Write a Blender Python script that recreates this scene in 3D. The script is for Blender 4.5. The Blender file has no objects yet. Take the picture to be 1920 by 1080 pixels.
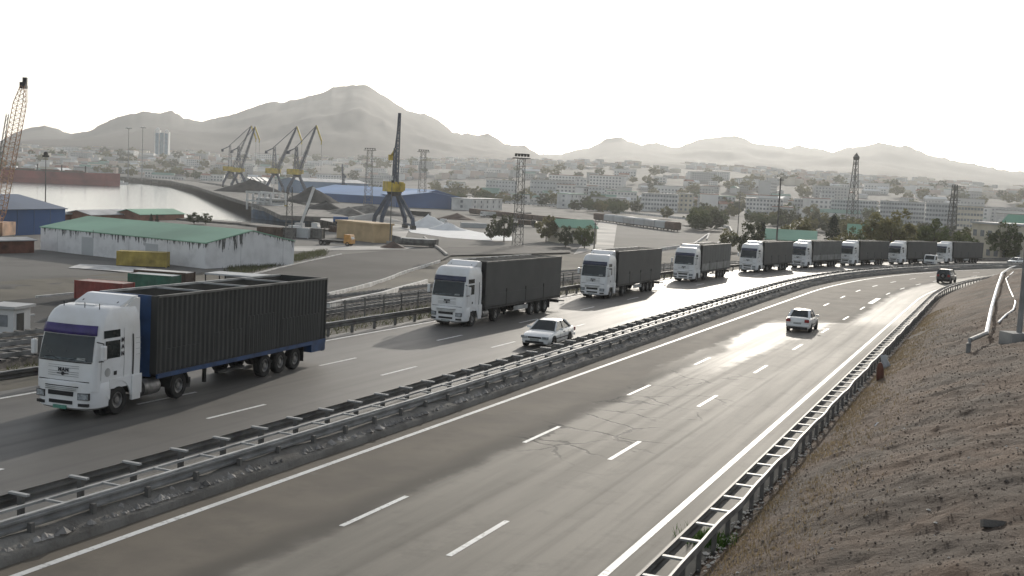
import bpy, bmesh, math, random
import numpy as np
from mathutils import Vector, Matrix
R = math.radians
rng = np.random.default_rng(7)
random.seed(7)
sc = bpy.context.scene
col = sc.collection

# ------------------------------------------------------------------ camera
F_PX, PITCH, ROLL = 2144.6, R(5.28), R(-2.69)
fwd = np.array([0, math.cos(PITCH), -math.sin(PITCH)])
rgt0 = np.array([1., 0, 0]); dwn0 = np.array([0, -math.sin(PITCH), -math.cos(PITCH)])
rgt = math.cos(ROLL)*rgt0 + math.sin(ROLL)*dwn0
dwn = -math.sin(ROLL)*rgt0 + math.cos(ROLL)*dwn0
cam_data = bpy.data.cameras.new('camera'); cam = bpy.data.objects.new('camera', cam_data); col.objects.link(cam)
cam_data.sensor_width = 36; cam_data.lens = 36*F_PX/1920; cam_data.clip_start = 0.3; cam_data.clip_end = 30000
cam.matrix_world = Matrix(((rgt[0], -dwn[0], -fwd[0], 0), (rgt[1], -dwn[1], -fwd[1], 0), (rgt[2], -dwn[2], -fwd[2], 0), (0, 0, 0, 1)))
sc.camera = cam

# ------------------------------------------------------------------ sky, sun, exposure
SUN_AZ, SUN_EL = R(12), R(15.5)          # azimuth from +Y towards +X
w = bpy.data.worlds.new('World'); sc.world = w; w.use_nodes = True
nt = w.node_tree; nt.nodes.clear()
sky = nt.nodes.new('ShaderNodeTexSky'); sky.sky_type = 'NISHITA'; sky.sun_disc = False
sky.sun_elevation = SUN_EL; sky.sun_rotation = SUN_AZ; sky.air_density = 1.0; sky.dust_density = 1.3; sky.ozone_density = 1.2
bg = nt.nodes.new('ShaderNodeBackground'); bg.inputs[1].default_value = 0.118
wo = nt.nodes.new('ShaderNodeOutputWorld')
hs = nt.nodes.new('ShaderNodeHueSaturation'); hs.inputs['Saturation'].default_value = 0.42
nt.links.new(sky.outputs[0], hs.inputs['Color']); nt.links.new(hs.outputs[0], bg.inputs[0]); nt.links.new(bg.outputs[0], wo.inputs[0])
sd = bpy.data.lights.new('sun', 'SUN'); sd.energy = 2.6; sd.angle = R(0.6); sd.color = (1.0, 0.93, 0.82)
so = bpy.data.objects.new('sun', sd); col.objects.link(so)
sdir = Vector((math.sin(SUN_AZ)*math.cos(SUN_EL), math.cos(SUN_AZ)*math.cos(SUN_EL), math.sin(SUN_EL)))
so.rotation_euler = sdir.to_track_quat('Z', 'Y').to_euler(); so.location = (0, 0, 60)
sc.view_settings.view_transform = 'Standard'; sc.view_settings.look = 'None'
sc.view_settings.gamma = 1.0; sc.view_settings.exposure = 0.62
sc.cycles.use_denoising = True
sc.cycles.max_bounces = 6; sc.cycles.volume_bounces = 1; sc.cycles.transparent_max_bounces = 8
HAZE_DENSITY = 1.02e-4

# ------------------------------------------------------------------ helpers: materials
MATS = {}
def mat(name, color, rough=.8, metal=0., var=.12, vscale=1.5, bump=0., bscale=20., spec=.35, color2=None, coat=0., detail=5):
    if name in MATS: return MATS[name]
    m = bpy.data.materials.new(name); m.use_nodes = True
    n = m.node_tree.nodes; L = m.node_tree.links
    b = n['Principled BSDF']; b.inputs['Roughness'].default_value = rough; b.inputs['Metallic'].default_value = metal
    b.inputs['Specular IOR Level'].default_value = spec
    if coat: b.inputs['Coat Weight'].default_value = coat; b.inputs['Coat Roughness'].default_value = .1
    tc = n.new('ShaderNodeTexCoord')
    nz = n.new('ShaderNodeTexNoise'); nz.inputs['Scale'].default_value = vscale; nz.inputs['Detail'].default_value = detail
    L.new(tc.outputs['Object'], nz.inputs['Vector'])
    mx = n.new('ShaderNodeMix'); mx.data_type = 'RGBA'
    c2 = color2 or tuple(c*(1-2*var) for c in color); c1 = color if color2 else tuple(min(1, c*(1+var)) for c in color)
    mx.inputs[6].default_value = (*c1, 1); mx.inputs[7].default_value = (*c2, 1)
    rp = n.new('ShaderNodeMapRange'); rp.inputs[1].default_value = .35; rp.inputs[2].default_value = .68
    L.new(nz.outputs[0], rp.inputs[0]); L.new(rp.outputs[0], mx.inputs[0]); L.new(mx.outputs[2], b.inputs['Base Color'])
    if bump:
        n2 = n.new('ShaderNodeTexNoise'); n2.inputs['Scale'].default_value = bscale; n2.inputs['Detail'].default_value = 6
        L.new(tc.outputs['Object'], n2.inputs['Vector'])
        bp = n.new('ShaderNodeBump'); bp.inputs['Strength'].default_value = bump; bp.inputs['Distance'].default_value = .05
        L.new(n2.outputs[0], bp.inputs['Height']); L.new(bp.outputs[0], b.inputs['Normal'])
    MATS[name] = m
    return m

# ------------------------------------------------------------------ helpers: meshes
class MB:
    def __init__(s): s.v = []; s.f = []; s.uv = None
    def add(s, vs, fs):
        o = len(s.v); s.v += [tuple(map(float, p)) for p in vs]; s.f += [tuple(i+o for i in f) for f in fs]; return s
    def box(s, c, d, rz=0., rx=0., ry=0.):
        M = Matrix.Rotation(rz, 3, 'Z') @ Matrix.Rotation(ry, 3, 'Y') @ Matrix.Rotation(rx, 3, 'X')
        vs = [Vector(c) + M @ Vector((sx*d[0]/2, sy*d[1]/2, sz*d[2]/2)) for sz in (-1, 1) for sx, sy in ((-1, -1), (1, -1), (1, 1), (-1, 1))]
        return s.add(vs, [(3, 2, 1, 0), (4, 5, 6, 7), (0, 1, 5, 4), (1, 2, 6, 5), (2, 3, 7, 6), (3, 0, 4, 7)])
    def bbox(s, x0, x1, y0, y1, z0, z1): return s.box(((x0+x1)/2, (y0+y1)/2, (z0+z1)/2), (x1-x0, y1-y0, z1-z0))
    def bar(s, a, b, w, h=None, up=(0, 0, 1)):
        a, b = Vector(a), Vector(b); d = (b-a); L = d.length
        if L < 1e-6: return s
        d.normalize(); u = Vector(up)
        if abs(d.dot(u)) > .98: u = Vector((1, 0, 0))
        x = d.cross(u).normalized(); u = x.cross(d); h = h or w
        vs = [p + x*i*w/2 + u*j*h/2 for p in (a, b) for i, j in ((-1, -1), (1, -1), (1, 1), (-1, 1))]
        return s.add(vs, [(3, 2, 1, 0), (4, 5, 6, 7), (0, 1, 5, 4), (1, 2, 6, 5), (2, 3, 7, 6), (3, 0, 4, 7)])
    def tube(s, pts, rad, n=8, cap=True):
        pts = [Vector(p) for p in pts]; rad = rad if hasattr(rad, '__len__') else [rad]*len(pts)
        vs = []; fs = []
        for i, p in enumerate(pts):
            d = (pts[min(i+1, len(pts)-1)] - pts[max(i-1, 0)]).normalized()
            u = Vector((0, 0, 1)) if abs(d.z) < .95 else Vector((1, 0, 0))
            x = d.cross(u).normalized(); y = x.cross(d)
            vs += [p + (x*math.cos(2*math.pi*k/n) + y*math.sin(2*math.pi*k/n))*rad[i] for k in range(n)]
        for i in range(len(pts)-1):
            for k in range(n): fs.append((i*n+k, i*n+(k+1) % n, (i+1)*n+(k+1) % n, (i+1)*n+k))
        if cap: fs.append(tuple(range(n-1, -1, -1))); fs.append(tuple((len(pts)-1)*n+k for k in range(n)))
        return s.add(vs, fs)
    def lathe(s, prof, c, axis='X', n=20):      # prof: list of (along, radius)
        vs = []; fs = []
        for a, r in prof:
            for k in range(n):
                t = 2*math.pi*k/n; p = (a, r*math.cos(t), r*math.sin(t))
                if axis == 'Z': p = (p[1], p[2], p[0])
                if axis == 'Y': p = (p[2], p[0], p[1])
                vs.append((c[0]+p[0], c[1]+p[1], c[2]+p[2]))
        m = len(prof)
        for i in range(m-1):
            for k in range(n): fs.append((i*n+k, i*n+(k+1) % n, (i+1)*n+(k+1) % n, (i+1)*n+k))
        fs.append(tuple(range(n-1, -1, -1))); fs.append(tuple((m-1)*n+k for k in range(n)))
        return s.add(vs, fs)
    def prism(s, poly, lo, hi, axis='Z'):       # poly 2D extruded along axis
        n = len(poly)
        def P(a, b, t): return {'Z': (a, b, t), 'X': (t, a, b), 'Y': (a, t, b)}[axis]
        vs = [P(a, b, lo) for a, b in poly] + [P(a, b, hi) for a, b in poly]
        fs = [tuple(range(n-1, -1, -1)), tuple(range(n, 2*n))] + [(i, (i+1) % n, n+(i+1) % n, n+i) for i in range(n)]
        return s.add(vs, fs)
    def loft(s, rings, cap=True, closed=True):
        n = len(rings[0]); vs = [p for r in rings for p in r]; fs = []
        for i in range(len(rings)-1):
            for k in range(n if closed else n-1): fs.append((i*n+k, i*n+(k+1) % n, (i+1)*n+(k+1) % n, (i+1)*n+k))
        if cap: fs.append(tuple(range(n-1, -1, -1))); fs.append(tuple((len(rings)-1)*n+k for k in range(n)))
        return s.add(vs, fs)
    def grid(s, P):      # P: array (m, n, 3)
        m, n = P.shape[:2]; o = len(s.v); s.v += [tuple(p) for p in P.reshape(-1, 3).tolist()]
        for i in range(m-1):
            for j in range(n-1): s.f.append((o+i*n+j, o+i*n+j+1, o+(i+1)*n+j+1, o+(i+1)*n+j))
        return s
    def mesh(s, name, m=None, smooth=False, fix=True):
        me = bpy.data.meshes.new(name); me.from_pydata(s.v, [], s.f)
        if fix:
            b = bmesh.new(); b.from_mesh(me); bmesh.ops.recalc_face_normals(b, faces=b.faces); b.to_mesh(me); b.free()
        if smooth:
            me.polygons.foreach_set('use_smooth', [True]*len(me.polygons))
            if smooth != 'all': me.set_sharp_from_angle(angle=R(35))
        if m: me.materials.append(m)
        me.update(); return me
    def build(s, name, m, parent=None, smooth=False, fix=True, loc=None, rz=None):
        return link(name, s.mesh(name, m, smooth, fix), parent, loc, rz)
def link(name, me, parent=None, loc=None, rz=None):
    o = bpy.data.objects.new(name, me); col.objects.link(o)
    if parent: o.parent = parent
    if loc is not None: o.location = tuple(map(float, loc))
    if rz is not None: o.rotation_euler = (0, 0, rz)
    return o
def tag(o, label=None, cat=None, group=None, kind=None):
    if label: o['label'] = label
    if cat: o['category'] = cat
    if group: o['group'] = group
    if kind: o['kind'] = kind
    return o
def empty(name, loc=(0, 0, 0), rz=0., label=None, cat=None, group=None):
    o = link(name, None, None, loc, rz); o.empty_display_size = .3; return tag(o, label, cat, group)
def copy_tree(o, parent=None):
    c = o.copy(); col.objects.link(c)
    if parent: c.parent = parent
    for ch in list(o.children): copy_tree(ch, c)
    return c
def fast_grid(name, P, m, uv=None, smooth=True, kind=None, parent=None):
    """grid mesh straight from a numpy array (m,n,3)"""
    a, b = P.shape[:2]
    idx = np.arange(a*b).reshape(a, b)
    q = np.stack([idx[:-1, :-1], idx[:-1, 1:], idx[1:, 1:], idx[1:, :-1]], -1).reshape(-1, 4)
    me = bpy.data.meshes.new(name); me.vertices.add(a*b); me.vertices.foreach_set('co', P.astype(np.float32).ravel())
    me.loops.add(q.size); me.loops.foreach_set('vertex_index', q.ravel().astype(np.int32))
    me.polygons.add(len(q)); me.polygons.foreach_set('loop_start', np.arange(0, q.size, 4, dtype=np.int32))
    me.polygons.foreach_set('loop_total', np.full(len(q), 4, dtype=np.int32))
    if uv is not None:
        l = me.uv_layers.new(name='UVMap'); l.data.foreach_set('uv', uv.reshape(-1, 2)[q.ravel()].astype(np.float32).ravel())
    me.update(calc_edges=True); me.validate()
    nrm = me.polygons[0].normal if len(me.polygons) else None
    if nrm is not None and nrm.z < 0: me.flip_normals()
    if smooth: me.polygons.foreach_set('use_smooth', [True]*len(me.polygons))
    me.materials.append(m)
    o = link(name, me, parent)
    if kind: o['kind'] = kind
    return o

# value-noise fbm in numpy
_tab = rng.random((256, 256))
def vnoise(x, y):
    xi = np.floor(x).astype(int); yi = np.floor(y).astype(int); fx = x-xi; fy = y-yi
    fx = fx*fx*(3-2*fx); fy = fy*fy*(3-2*fy)
    g = lambda a, b: _tab[a % 256, b % 256]
    return (g(xi, yi)*(1-fx)+g(xi+1, yi)*fx)*(1-fy) + (g(xi, yi+1)*(1-fx)+g(xi+1, yi+1)*fx)*fy
def fbm(x, y, o=4):
    t = 0; a = 1; n = 0
    for i in range(o): t = t+a*(vnoise(x*2**i+17.3*i, y*2**i+5.1*i)-.5); n += a; a *= .5
    return t/n*2

# ------------------------------------------------------------------ road geometry: s along, u across (right +)
RX0, RTH, RS1, RK = -19.36, 0.4033, 125.3, 0.003503
_s = np.arange(-80, 420, 1.0); _th = np.minimum(RTH+np.where(_s > RS1, (_s-RS1)*RK, 0), R(78))
_x = np.concatenate([[0], np.cumsum(np.sin(_th[:-1]))]); _y = np.concatenate([[0], np.cumsum(np.cos(_th[:-1]))])
_x += RX0-80*math.sin(RTH); _y += -80*math.cos(RTH)
def zr(y): return -8.05-.0152*np.minimum(y, 420)
def widen(s): return np.interp(s, [45, 110, 160, 215], [0, .8, 1.0, .3])
def road_pt(s, u, dz=0.):
    s = np.asarray(s, float); u = np.asarray(u, float)
    if True: u = u-np.where(u < -.5, widen(s), 0)
    x = np.interp(s, _s, _x); y = np.interp(s, _s, _y); t = np.interp(s, _s, _th)
    X = x+u*np.cos(t); Y = y-u*np.sin(t)
    return np.stack(np.broadcast_arrays(X, Y, zr(Y)+dz), -1)
def heading(s): return float(np.interp(s, _s, _th))
def to_su(x, y):
    x = np.atleast_1d(x).astype(float); y = np.atleast_1d(y).astype(float); S = np.empty_like(x); U = np.empty_like(x)
    xs, ys, ss, ts = _x[::2], _y[::2], _s[::2], _th[::2]
    for a in range(0, x.size, 20000):
        sl = slice(a, a+20000); d = (x.flat[sl][:, None]-xs)**2+(y.flat[sl][:, None]-ys)**2; i = d.argmin(1)
        dx = x.flat[sl]-xs[i]; dy = y.flat[sl]-ys[i]
        S.flat[sl] = ss[i]+dx*np.sin(ts[i])+dy*np.cos(ts[i]); U.flat[sl] = dx*np.cos(ts[i])-dy*np.sin(ts[i])
    return S, U
YARD, SEA = -16.5, -23.0
def sm(t): t = np.clip(t, 0, 1); return t*t*(3-2*t)
def hill_rise(p, s):
    return 5.2*(1-np.exp(-np.maximum(p, 0)*.115))*(1+0*s)
def G(x, y):
    """height of the ground"""
    x = np.asarray(x, float); y = np.asarray(y, float); sh = np.broadcast(x, y).shape
    x, y = np.broadcast_arrays(x, y); x = x.ravel(); y = y.ravel()
    S, U = to_su(x, y); D = np.hypot(x, y); az = np.degrees(np.arctan2(x, y))
    Z = zr(y)
    d0 = np.interp(az, [-30, -10, 3], [1500, 1350, 950])
    low = YARD+(np.minimum(np.maximum(0, D-d0), 1500)-.03*np.maximum(0, D-3200))*np.interp(az, [-30, -5, 8, 14, 25], [.034, .038, .046, .042, .034])*sm((D-d0)/700)
    far = sm((D-330)/200)
    t = sm((-U-17.0)/62)
    z = (Z-.25)*(1-t)+low*t
    z = np.where(U > -16, Z-.12, z)
    z = z*(1-far)+low*far
    p = U-12.2
    hr = Z-.05+hill_rise(p, S)
    hf = sm((D-260)/200)
    z = np.where(p > 0, hr*(1-hf)+np.maximum(low, -12)*hf, z)
    return z.reshape(sh)
def ray(px, py): return (px-960)*rgt+(py-540)*dwn+F_PX*fwd
def at_z(px, py, z): v = ray(px, py); return v*(z/v[2])
def at_d(px, py, D): v = ray(px, py); return v*(D/math.hypot(v[0], v[1]))
def zone(px):
    for lim, t in ((330, 'above the red cargo ship'), (700, 'behind the harbour cranes'), (860, 'behind the blue warehouses'), (1060, 'above the row of parked vans'), (1300, 'above the freight train'), (1600, 'above the fifth truck')):
        if px < lim: return t
    return 'above the convoy end'
def az_pt(px, D):
    """a point D metres out in the direction of column px near the horizon, on the ground"""
    py = 341.6+(px-960)*.047; v = ray(px, py); k = D/math.hypot(v[0], v[1]); x, y = v[0]*k, v[1]*k
    return np.array([x, y, float(G(x, y))])
def hit(px, py, dz=0., lo=8., hi=3500.):
    v = ray(px, py); v = v/math.hypot(v[0], v[1]); d = np.geomspace(lo, hi, 1400)
    P = v[None]*d[:, None]; e = P[:, 2]-(G(P[:, 0], P[:, 1])+dz); k = np.argmax(e < 0)
    if e[k] >= 0: k = len(d)-1
    if k == 0: return P[0]
    t = e[k-1]/(e[k-1]-e[k]); q = P[k-1]*(1-t)+P[k]*t
    q[2] = float(G(q[0], q[1]))+dz
    return q
#@@SETTING
# ================================================================== MATERIALS WITH THEIR OWN GRAPHS
class NG:
    def __init__(s, name):
        s.m = bpy.data.materials.new(name); s.m.use_nodes = True; s.n = s.m.node_tree.nodes; s.l = s.m.node_tree.links; s.b = s.n['Principled BSDF']; MATS[name] = s.m
    def _in(s, sock, v):
        if isinstance(v, (int, float)): sock.default_value = v
        elif isinstance(v, tuple): sock.default_value = (*v, 1) if len(v) == 3 and sock.type == 'RGBA' else v
        else: s.l.new(v, sock)
    def math(s, op, a, b=0., c=0., clamp=False):
        n = s.n.new('ShaderNodeMath'); n.operation = op; n.use_clamp = clamp
        for i, v in enumerate((a, b, c)): s._in(n.inputs[i], v)
        return n.outputs[0]
    def step(s, v, lo, hi, a=0., b=1.):
        n = s.n.new('ShaderNodeMapRange'); n.interpolation_type = 'SMOOTHSTEP'
        for i, q in enumerate((v, lo, hi, a, b)): s._in(n.inputs[i], q)
        return n.outputs[0]
    def noise(s, vec, scale, detail=5, rough=.55, dist=0.):
        n = s.n.new('ShaderNodeTexNoise'); s._in(n.inputs['Vector'], vec); n.inputs['Scale'].default_value = scale; n.inputs['Detail'].default_value = detail
        n.inputs['Roughness'].default_value = rough; n.inputs['Distortion'].default_value = dist; return n.outputs[0]
    def mix(s, f, a, b):
        n = s.n.new('ShaderNodeMix'); n.data_type = 'RGBA'; s._in(n.inputs[0], f); s._in(n.inputs[6], a); s._in(n.inputs[7], b); return n.outputs[2]
    def coord(s, which='Object'): return s.n.new('ShaderNodeTexCoord').outputs[which]
    def xyz(s, v): n = s.n.new('ShaderNodeSeparateXYZ'); s._in(n.inputs[0], v); return n.outputs
    def comb(s, x, y, z=0.):
        n = s.n.new('ShaderNodeCombineXYZ')
        for i, q in enumerate((x, y, z)): s._in(n.inputs[i], q)
        return n.outputs[0]
    def bump(s, h, strength=.3, dist=.05):
        n = s.n.new('ShaderNodeBump'); s._in(n.inputs['Height'], h); n.inputs['Strength'].default_value = strength; n.inputs['Distance'].default_value = dist
        s.l.new(n.outputs[0], s.b.inputs['Normal'])
    def set(s, **k):
        for q, v in k.items(): s._in(s.b.inputs[q.replace('_', ' ')], v)
        return s.m

def asphalt_right():
    g = NG('asphalt_right'); uv = g.xyz(g.coord('UV')); u, s = uv[0], uv[1]; ob = g.coord('Object')
    lng = g.comb(u, g.math('MULTIPLY', s, .06)); lng2 = g.comb(g.math('MULTIPLY', u, 2.2), g.math('MULTIPLY', s, .02))
    n1 = g.noise(ob, .35, 6); n2 = g.noise(lng, 1.3, 6); n3 = g.noise(lng2, 1., 4); fine = g.noise(ob, 9., 8, .7)
    # worn bright asphalt on the middle and right lanes, matt brown overlay on the left lane
    edge = g.math('ADD', g.math('ADD', 3.55, g.math('MULTIPLY', g.step(s, 70., 82.), -1.3)), g.math('MULTIPLY', g.step(s, 90., 97.), 5.2))
    d = g.math('SUBTRACT', u, g.math('ADD', edge, g.math('MULTIPLY', g.math('SUBTRACT', n1, .5), 1.6)))
    worn = g.step(d, -.25, .45)
    tracks = g.math('MULTIPLY', worn, g.step(n3, .48, .66))
    n5 = g.noise(ob, .8, 7, .65)
    wob = g.math('MULTIPLY', g.math('SUBTRACT', n1, .5), 2.5)
    uw = g.math('ADD', g.math('ADD', u, g.math('MULTIPLY', wob, .5)), g.math('MULTIPLY', g.math('SUBTRACT', n5, .5), 2.2)); sw = g.math('ADD', s, g.math('MULTIPLY', wob, 3.))
    pol = g.math('MULTIPLY', g.math('MULTIPLY', g.step(uw, 2.3, 2.7), g.step(g.math('SUBTRACT', uw, g.math('MULTIPLY', g.math('SUBTRACT', sw, 62.), .05)), 5.6, 4.9)), g.math('MULTIPLY', g.step(sw, 56., 70.), g.step(sw, 97., 93.)))
    pol = g.math('MAXIMUM', pol, g.math('MULTIPLY', g.step(uw, 7.6, 8.2), g.step(sw, 92., 100.)))
    c = g.mix(g.step(n1, .35, .7), (.155, .135, .109), (.118, .104, .086))
    c = g.mix(worn, c, g.mix(g.step(n2, .3, .7), (.19, .174, .145), (.146, .134, .112)))
    # dark soft band where the overlay ends, sealed seams
    band = g.math('MULTIPLY', g.step(d, -1.1, -.3), g.step(d, .35, -.05))
    c = g.mix(g.math('MULTIPLY', band, .55), c, (.035, .034, .032))
    c = g.mix(g.math('MULTIPLY', tracks, .14), c, (.05, .048, .044))
    # cracks
    w = g.n.new('ShaderNodeTexVoronoi'); w.feature = 'DISTANCE_TO_EDGE'; w.inputs['Scale'].default_value = .33
    wv = g.n.new('ShaderNodeVectorMath'); wv.operation = 'ADD'; nn = g.n.new('ShaderNodeTexNoise'); nn.inputs['Scale'].default_value = .9; nn.inputs['Detail'].default_value = 6
    g.l.new(ob, nn.inputs['Vector']); g.l.new(ob, wv.inputs[0]); g.l.new(nn.outputs['Color'], wv.inputs[1]); g.l.new(wv.outputs[0], w.inputs['Vector'])
    cr = g.math('MULTIPLY', g.step(w.outputs['Distance'], .028, .008), g.math('MULTIPLY', g.step(g.math('ABSOLUTE', g.math('SUBTRACT', s, 52.)), 14., 8.), g.step(g.math('ABSOLUTE', g.math('SUBTRACT', u, 5.4)), 2.8, 1.6)))
    cr = g.math('MULTIPLY', cr, g.step(n1, .42, .55))
    c = g.mix(cr, c, (.012, .012, .012))
    c = g.mix(g.step(fine, .72, .8, 0., .35), c, (.25, .24, .22))
    rough = g.math('ADD', g.math('SUBTRACT', .88, g.math('MULTIPLY', worn, .115)), g.math('MULTIPLY', g.math('SUBTRACT', n2, .5), .1))
    rough = g.math('SUBTRACT', g.math('ADD', rough, g.math('MULTIPLY', tracks, .04)), g.math('MULTIPLY', pol, .11))
    c = g.mix(g.step(n5, .5, .7, 0., .35), c, (.085, .078, .066)); c = g.mix(g.step(n5, .38, .3, 0., .3), c, (.2, .19, .165))
    g.bump(g.math('SUBTRACT', fine, g.math('MULTIPLY', cr, 2.)), .25, .02)
    return g.set(Base_Color=c, Roughness=rough, Specular_IOR_Level=g.math('ADD', .16, g.math('MULTIPLY', worn, .06)))
def asphalt_left():
    g = NG('asphalt_left'); uv = g.xyz(g.coord('UV')); u, s = uv[0], uv[1]; ob = g.coord('Object')
    n1 = g.noise(ob, .3, 6); n2 = g.noise(g.comb(u, g.math('MULTIPLY', s, .05)), 1.5, 6); fine = g.noise(ob, 9., 8, .7)
    n3 = g.noise(g.comb(g.math('MULTIPLY', u, 1.6), g.math('MULTIPLY', s, .015)), 1., 3)
    c = g.mix(n2, (.118, .11, .098), (.088, .083, .075)); c = g.mix(g.step(n1, .5, .75, 0., .5), c, (.05, .047, .043))
    c = g.mix(g.step(n3, .52, .7, 0., .4), c, (.045, .044, .042))
    c = g.mix(g.step(fine, .72, .8, 0., .3), c, (.22, .21, .2))
    rough = g.math('ADD', .62, g.math('MULTIPLY', g.math('SUBTRACT', n2, .5), .2))
    g.bump(fine, .22, .02)
    return g.set(Base_Color=c, Roughness=rough, Specular_IOR_Level=.35)
def dirt(name, a, b, c3, scale=.5, rough=.95, fine=8., bump=.6, pale=.5):
    g = NG(name); ob = g.coord('Object'); n1 = g.noise(ob, scale, 7); n2 = g.noise(ob, scale*6, 7, .65); n3 = g.noise(ob, fine, 6, .7)
    c = g.mix(g.step(n1, .35, .65), a, b); c = g.mix(g.step(n2, .5, .72, 0., pale), c, c3); c = g.mix(g.step(n3, .62, .7, 0., .5), c, tuple(q*1.9 for q in c3))
    c = g.mix(g.step(n3, .36, .28, 0., .55), c, tuple(q*.35 for q in a))
    g.bump(g.math('ADD', n3, n2), bump, .06)
    return g.set(Base_Color=c, Roughness=rough, Specular_IOR_Level=.2)
def paint_mat(name, col_=(.62, .62, .6)):
    g = NG(name); ob = g.coord('Object'); n = g.noise(ob, 6., 6, .7); n2 = g.noise(ob, .8, 4)
    c = g.mix(g.step(n, .5, .7, 0., .7), col_, (.14, .13, .12)); c = g.mix(g.step(n2, .45, .7, 0., .3), c, (.3, .29, .27))
    return g.set(Base_Color=c, Roughness=.6)
def water_mat():
    g = NG('water'); ob = g.xyz(g.coord('Object')); v = g.comb(g.math('MULTIPLY', ob[0], .25), g.math('MULTIPLY', ob[1], .06)); n = g.noise(v, 1., 5)
    g.bump(n, .12, .3)
    return g.set(Base_Color=(.03, .045, .05), Roughness=.16, Specular_IOR_Level=.6)
def drip_wall():
    """whitewashed wall, black run-off streaks hanging from the eaves (height kept in UV v, metres below the eave; u along)"""
    g = NG('drip_wall'); uv = g.xyz(g.coord('UV')); u, v = uv[0], uv[1]
    n = g.noise(g.comb(g.math('MULTIPLY', u, 1.3), g.math('MULTIPLY', v, .15)), 1., 5, .7); n2 = g.noise(g.comb(g.math('MULTIPLY', u, .16), 3.), 1., 3)
    n3 = g.noise(g.comb(u, v), .5, 5)
    ln = g.math('MULTIPLY', g.step(n2, .3, .7, .5, 1.9), g.step(n, .45, .62))
    st = g.step(g.math('SUBTRACT', v, ln), 0., -.35); c = g.mix(g.step(n3, .4, .7), (.72, .71, .70), (.60, .59, .58))
    c = g.mix(g.math('MULTIPLY', st, .93), c, (.02, .022, .02))
    # pale weather marks lower down and panel seams
    seam = g.step(g.math('ABSOLUTE', g.math('SUBTRACT', g.math('FRACT', g.math('MULTIPLY', u, .1)), .5)), .012, .004)
    c = g.mix(g.math('MULTIPLY', seam, .35), c, (.2, .2, .2))
    return g.set(Base_Color=c, Roughness=.9)

M_road_r, M_road_l = asphalt_right(), asphalt_left()
M_paint = paint_mat('road_paint', (.66, .66, .64))
M_hill = dirt('hillside_dirt', (.138, .095, .067), (.09, .071, .056), (.125, .107, .085), .3, fine=6., bump=1.)
M_ground = dirt('yard_ground', (.118, .113, .103), (.165, .158, .145), (.08, .077, .07), .02, fine=1.6, bump=.35)
M_bank = dirt('embankment_earth', (.11, .10, .082), (.15, .135, .108), (.085, .085, .055), .09, fine=3., bump=.5)
M_median = dirt('median_concrete', (.15, .14, .125), (.22, .21, .19), (.09, .08, .068), .6, fine=6., bump=.6)
M_rock = dirt('mountain_rock', (.055, .05, .044), (.08, .072, .064), (.04, .036, .032), .0022, fine=.02, bump=.6)
M_water = water_mat(); M_drip = drip_wall()
M_steel = mat('galvanised_steel', (.24, .24, .235), .6, .25, .2, 1.2)
M_steel_dk = mat('weathered_steel', (.15, .145, .135), .65, .2, .25, 1.)
M_white = mat('truck_white_paint', (.76, .76, .755), .36, 0, .05, 1.1, coat=.3, color2=(.66, .645, .615), detail=8)
M_carwhite = mat('car_white_paint', (.76, .76, .74), .3, 0, .05, 1., coat=.6)
M_black = mat('black_plastic', (.02, .02, .021), .5, 0, .2, 3.)
M_dark = mat('underframe_black', (.028, .027, .026), .7, 0, .25, 2.)
M_tyre = mat('tyre_rubber', (.022, .021, .02), .85, 0, .3, 5.)
M_rim = mat('wheel_rim', (.23, .22, .21), .5, .5, .25, 4.)
M_glass = mat('vehicle_glass', (.016, .022, .022), .08, 0, .2, 1.5, spec=.45)
M_visor = mat('purple_visor', (.055, .04, .15), .3, 0, .15, 3.)
M_visor2 = mat('dark_visor', (.045, .05, .085), .3, 0, .15, 3.)
M_lamp = mat('headlamp_glass', (.35, .37, .38), .12, .2, .25, 9.)
M_plate = mat('number_plate', (.10, .26, .20), .5, 0, .1, 9.)
M_plate2 = mat('grey_plate', (.35, .36, .34), .5, 0, .1, 9.)
M_corr = mat('black_corrugated_steel', (.043, .044, .042), .6, .1, .1, .5)
M_tarp = mat('dark_grey_tarpaulin', (.048, .05, .05), .6, 0, .12, .5)
M_tarp2 = mat('mid_grey_tarpaulin', (.085, .09, .088), .6, 0, .12, .5)
M_tarpd = mat('trailer_inner', (.06, .058, .052), .8, 0, .25, .7)
M_rimmetal = mat('trailer_top_rail', (.36, .36, .35), .6, .1, .2, 1.5)
M_blue = mat('trailer_blue', (.02, .055, .14), .5, 0, .2, 1.5)
M_bluegrey = mat('crane_blue', (.05, .066, .10), .6, .1, .2, .4)
M_yellow = mat('crane_yellow', (.50, .36, .05), .6, 0, .2, .4)
M_conc = mat('concrete', (.33, .32, .30), .9, 0, .2, .6, bump=.3)
M_concd = mat('stained_concrete', (.16, .15, .135), .9, 0, .3, .3, bump=.3)
M_kerb = mat('whitewashed_kerb', (.55, .54, .52), .85, 0, .15, .7)
M_pipe = mat('white_pipe_paint', (.86, .86, .85), .5, 0, .08, 1.)
M_pipegrey = mat('grey_pipe_paint', (.24, .24, .23), .6, 0, .2, 1.5)
M_text = mat('dark_lettering', (.03, .03, .035), .5)
M_dash = mat('dashboard_grey', (.10, .12, .125), .6, 0, .3, 4.)

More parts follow.
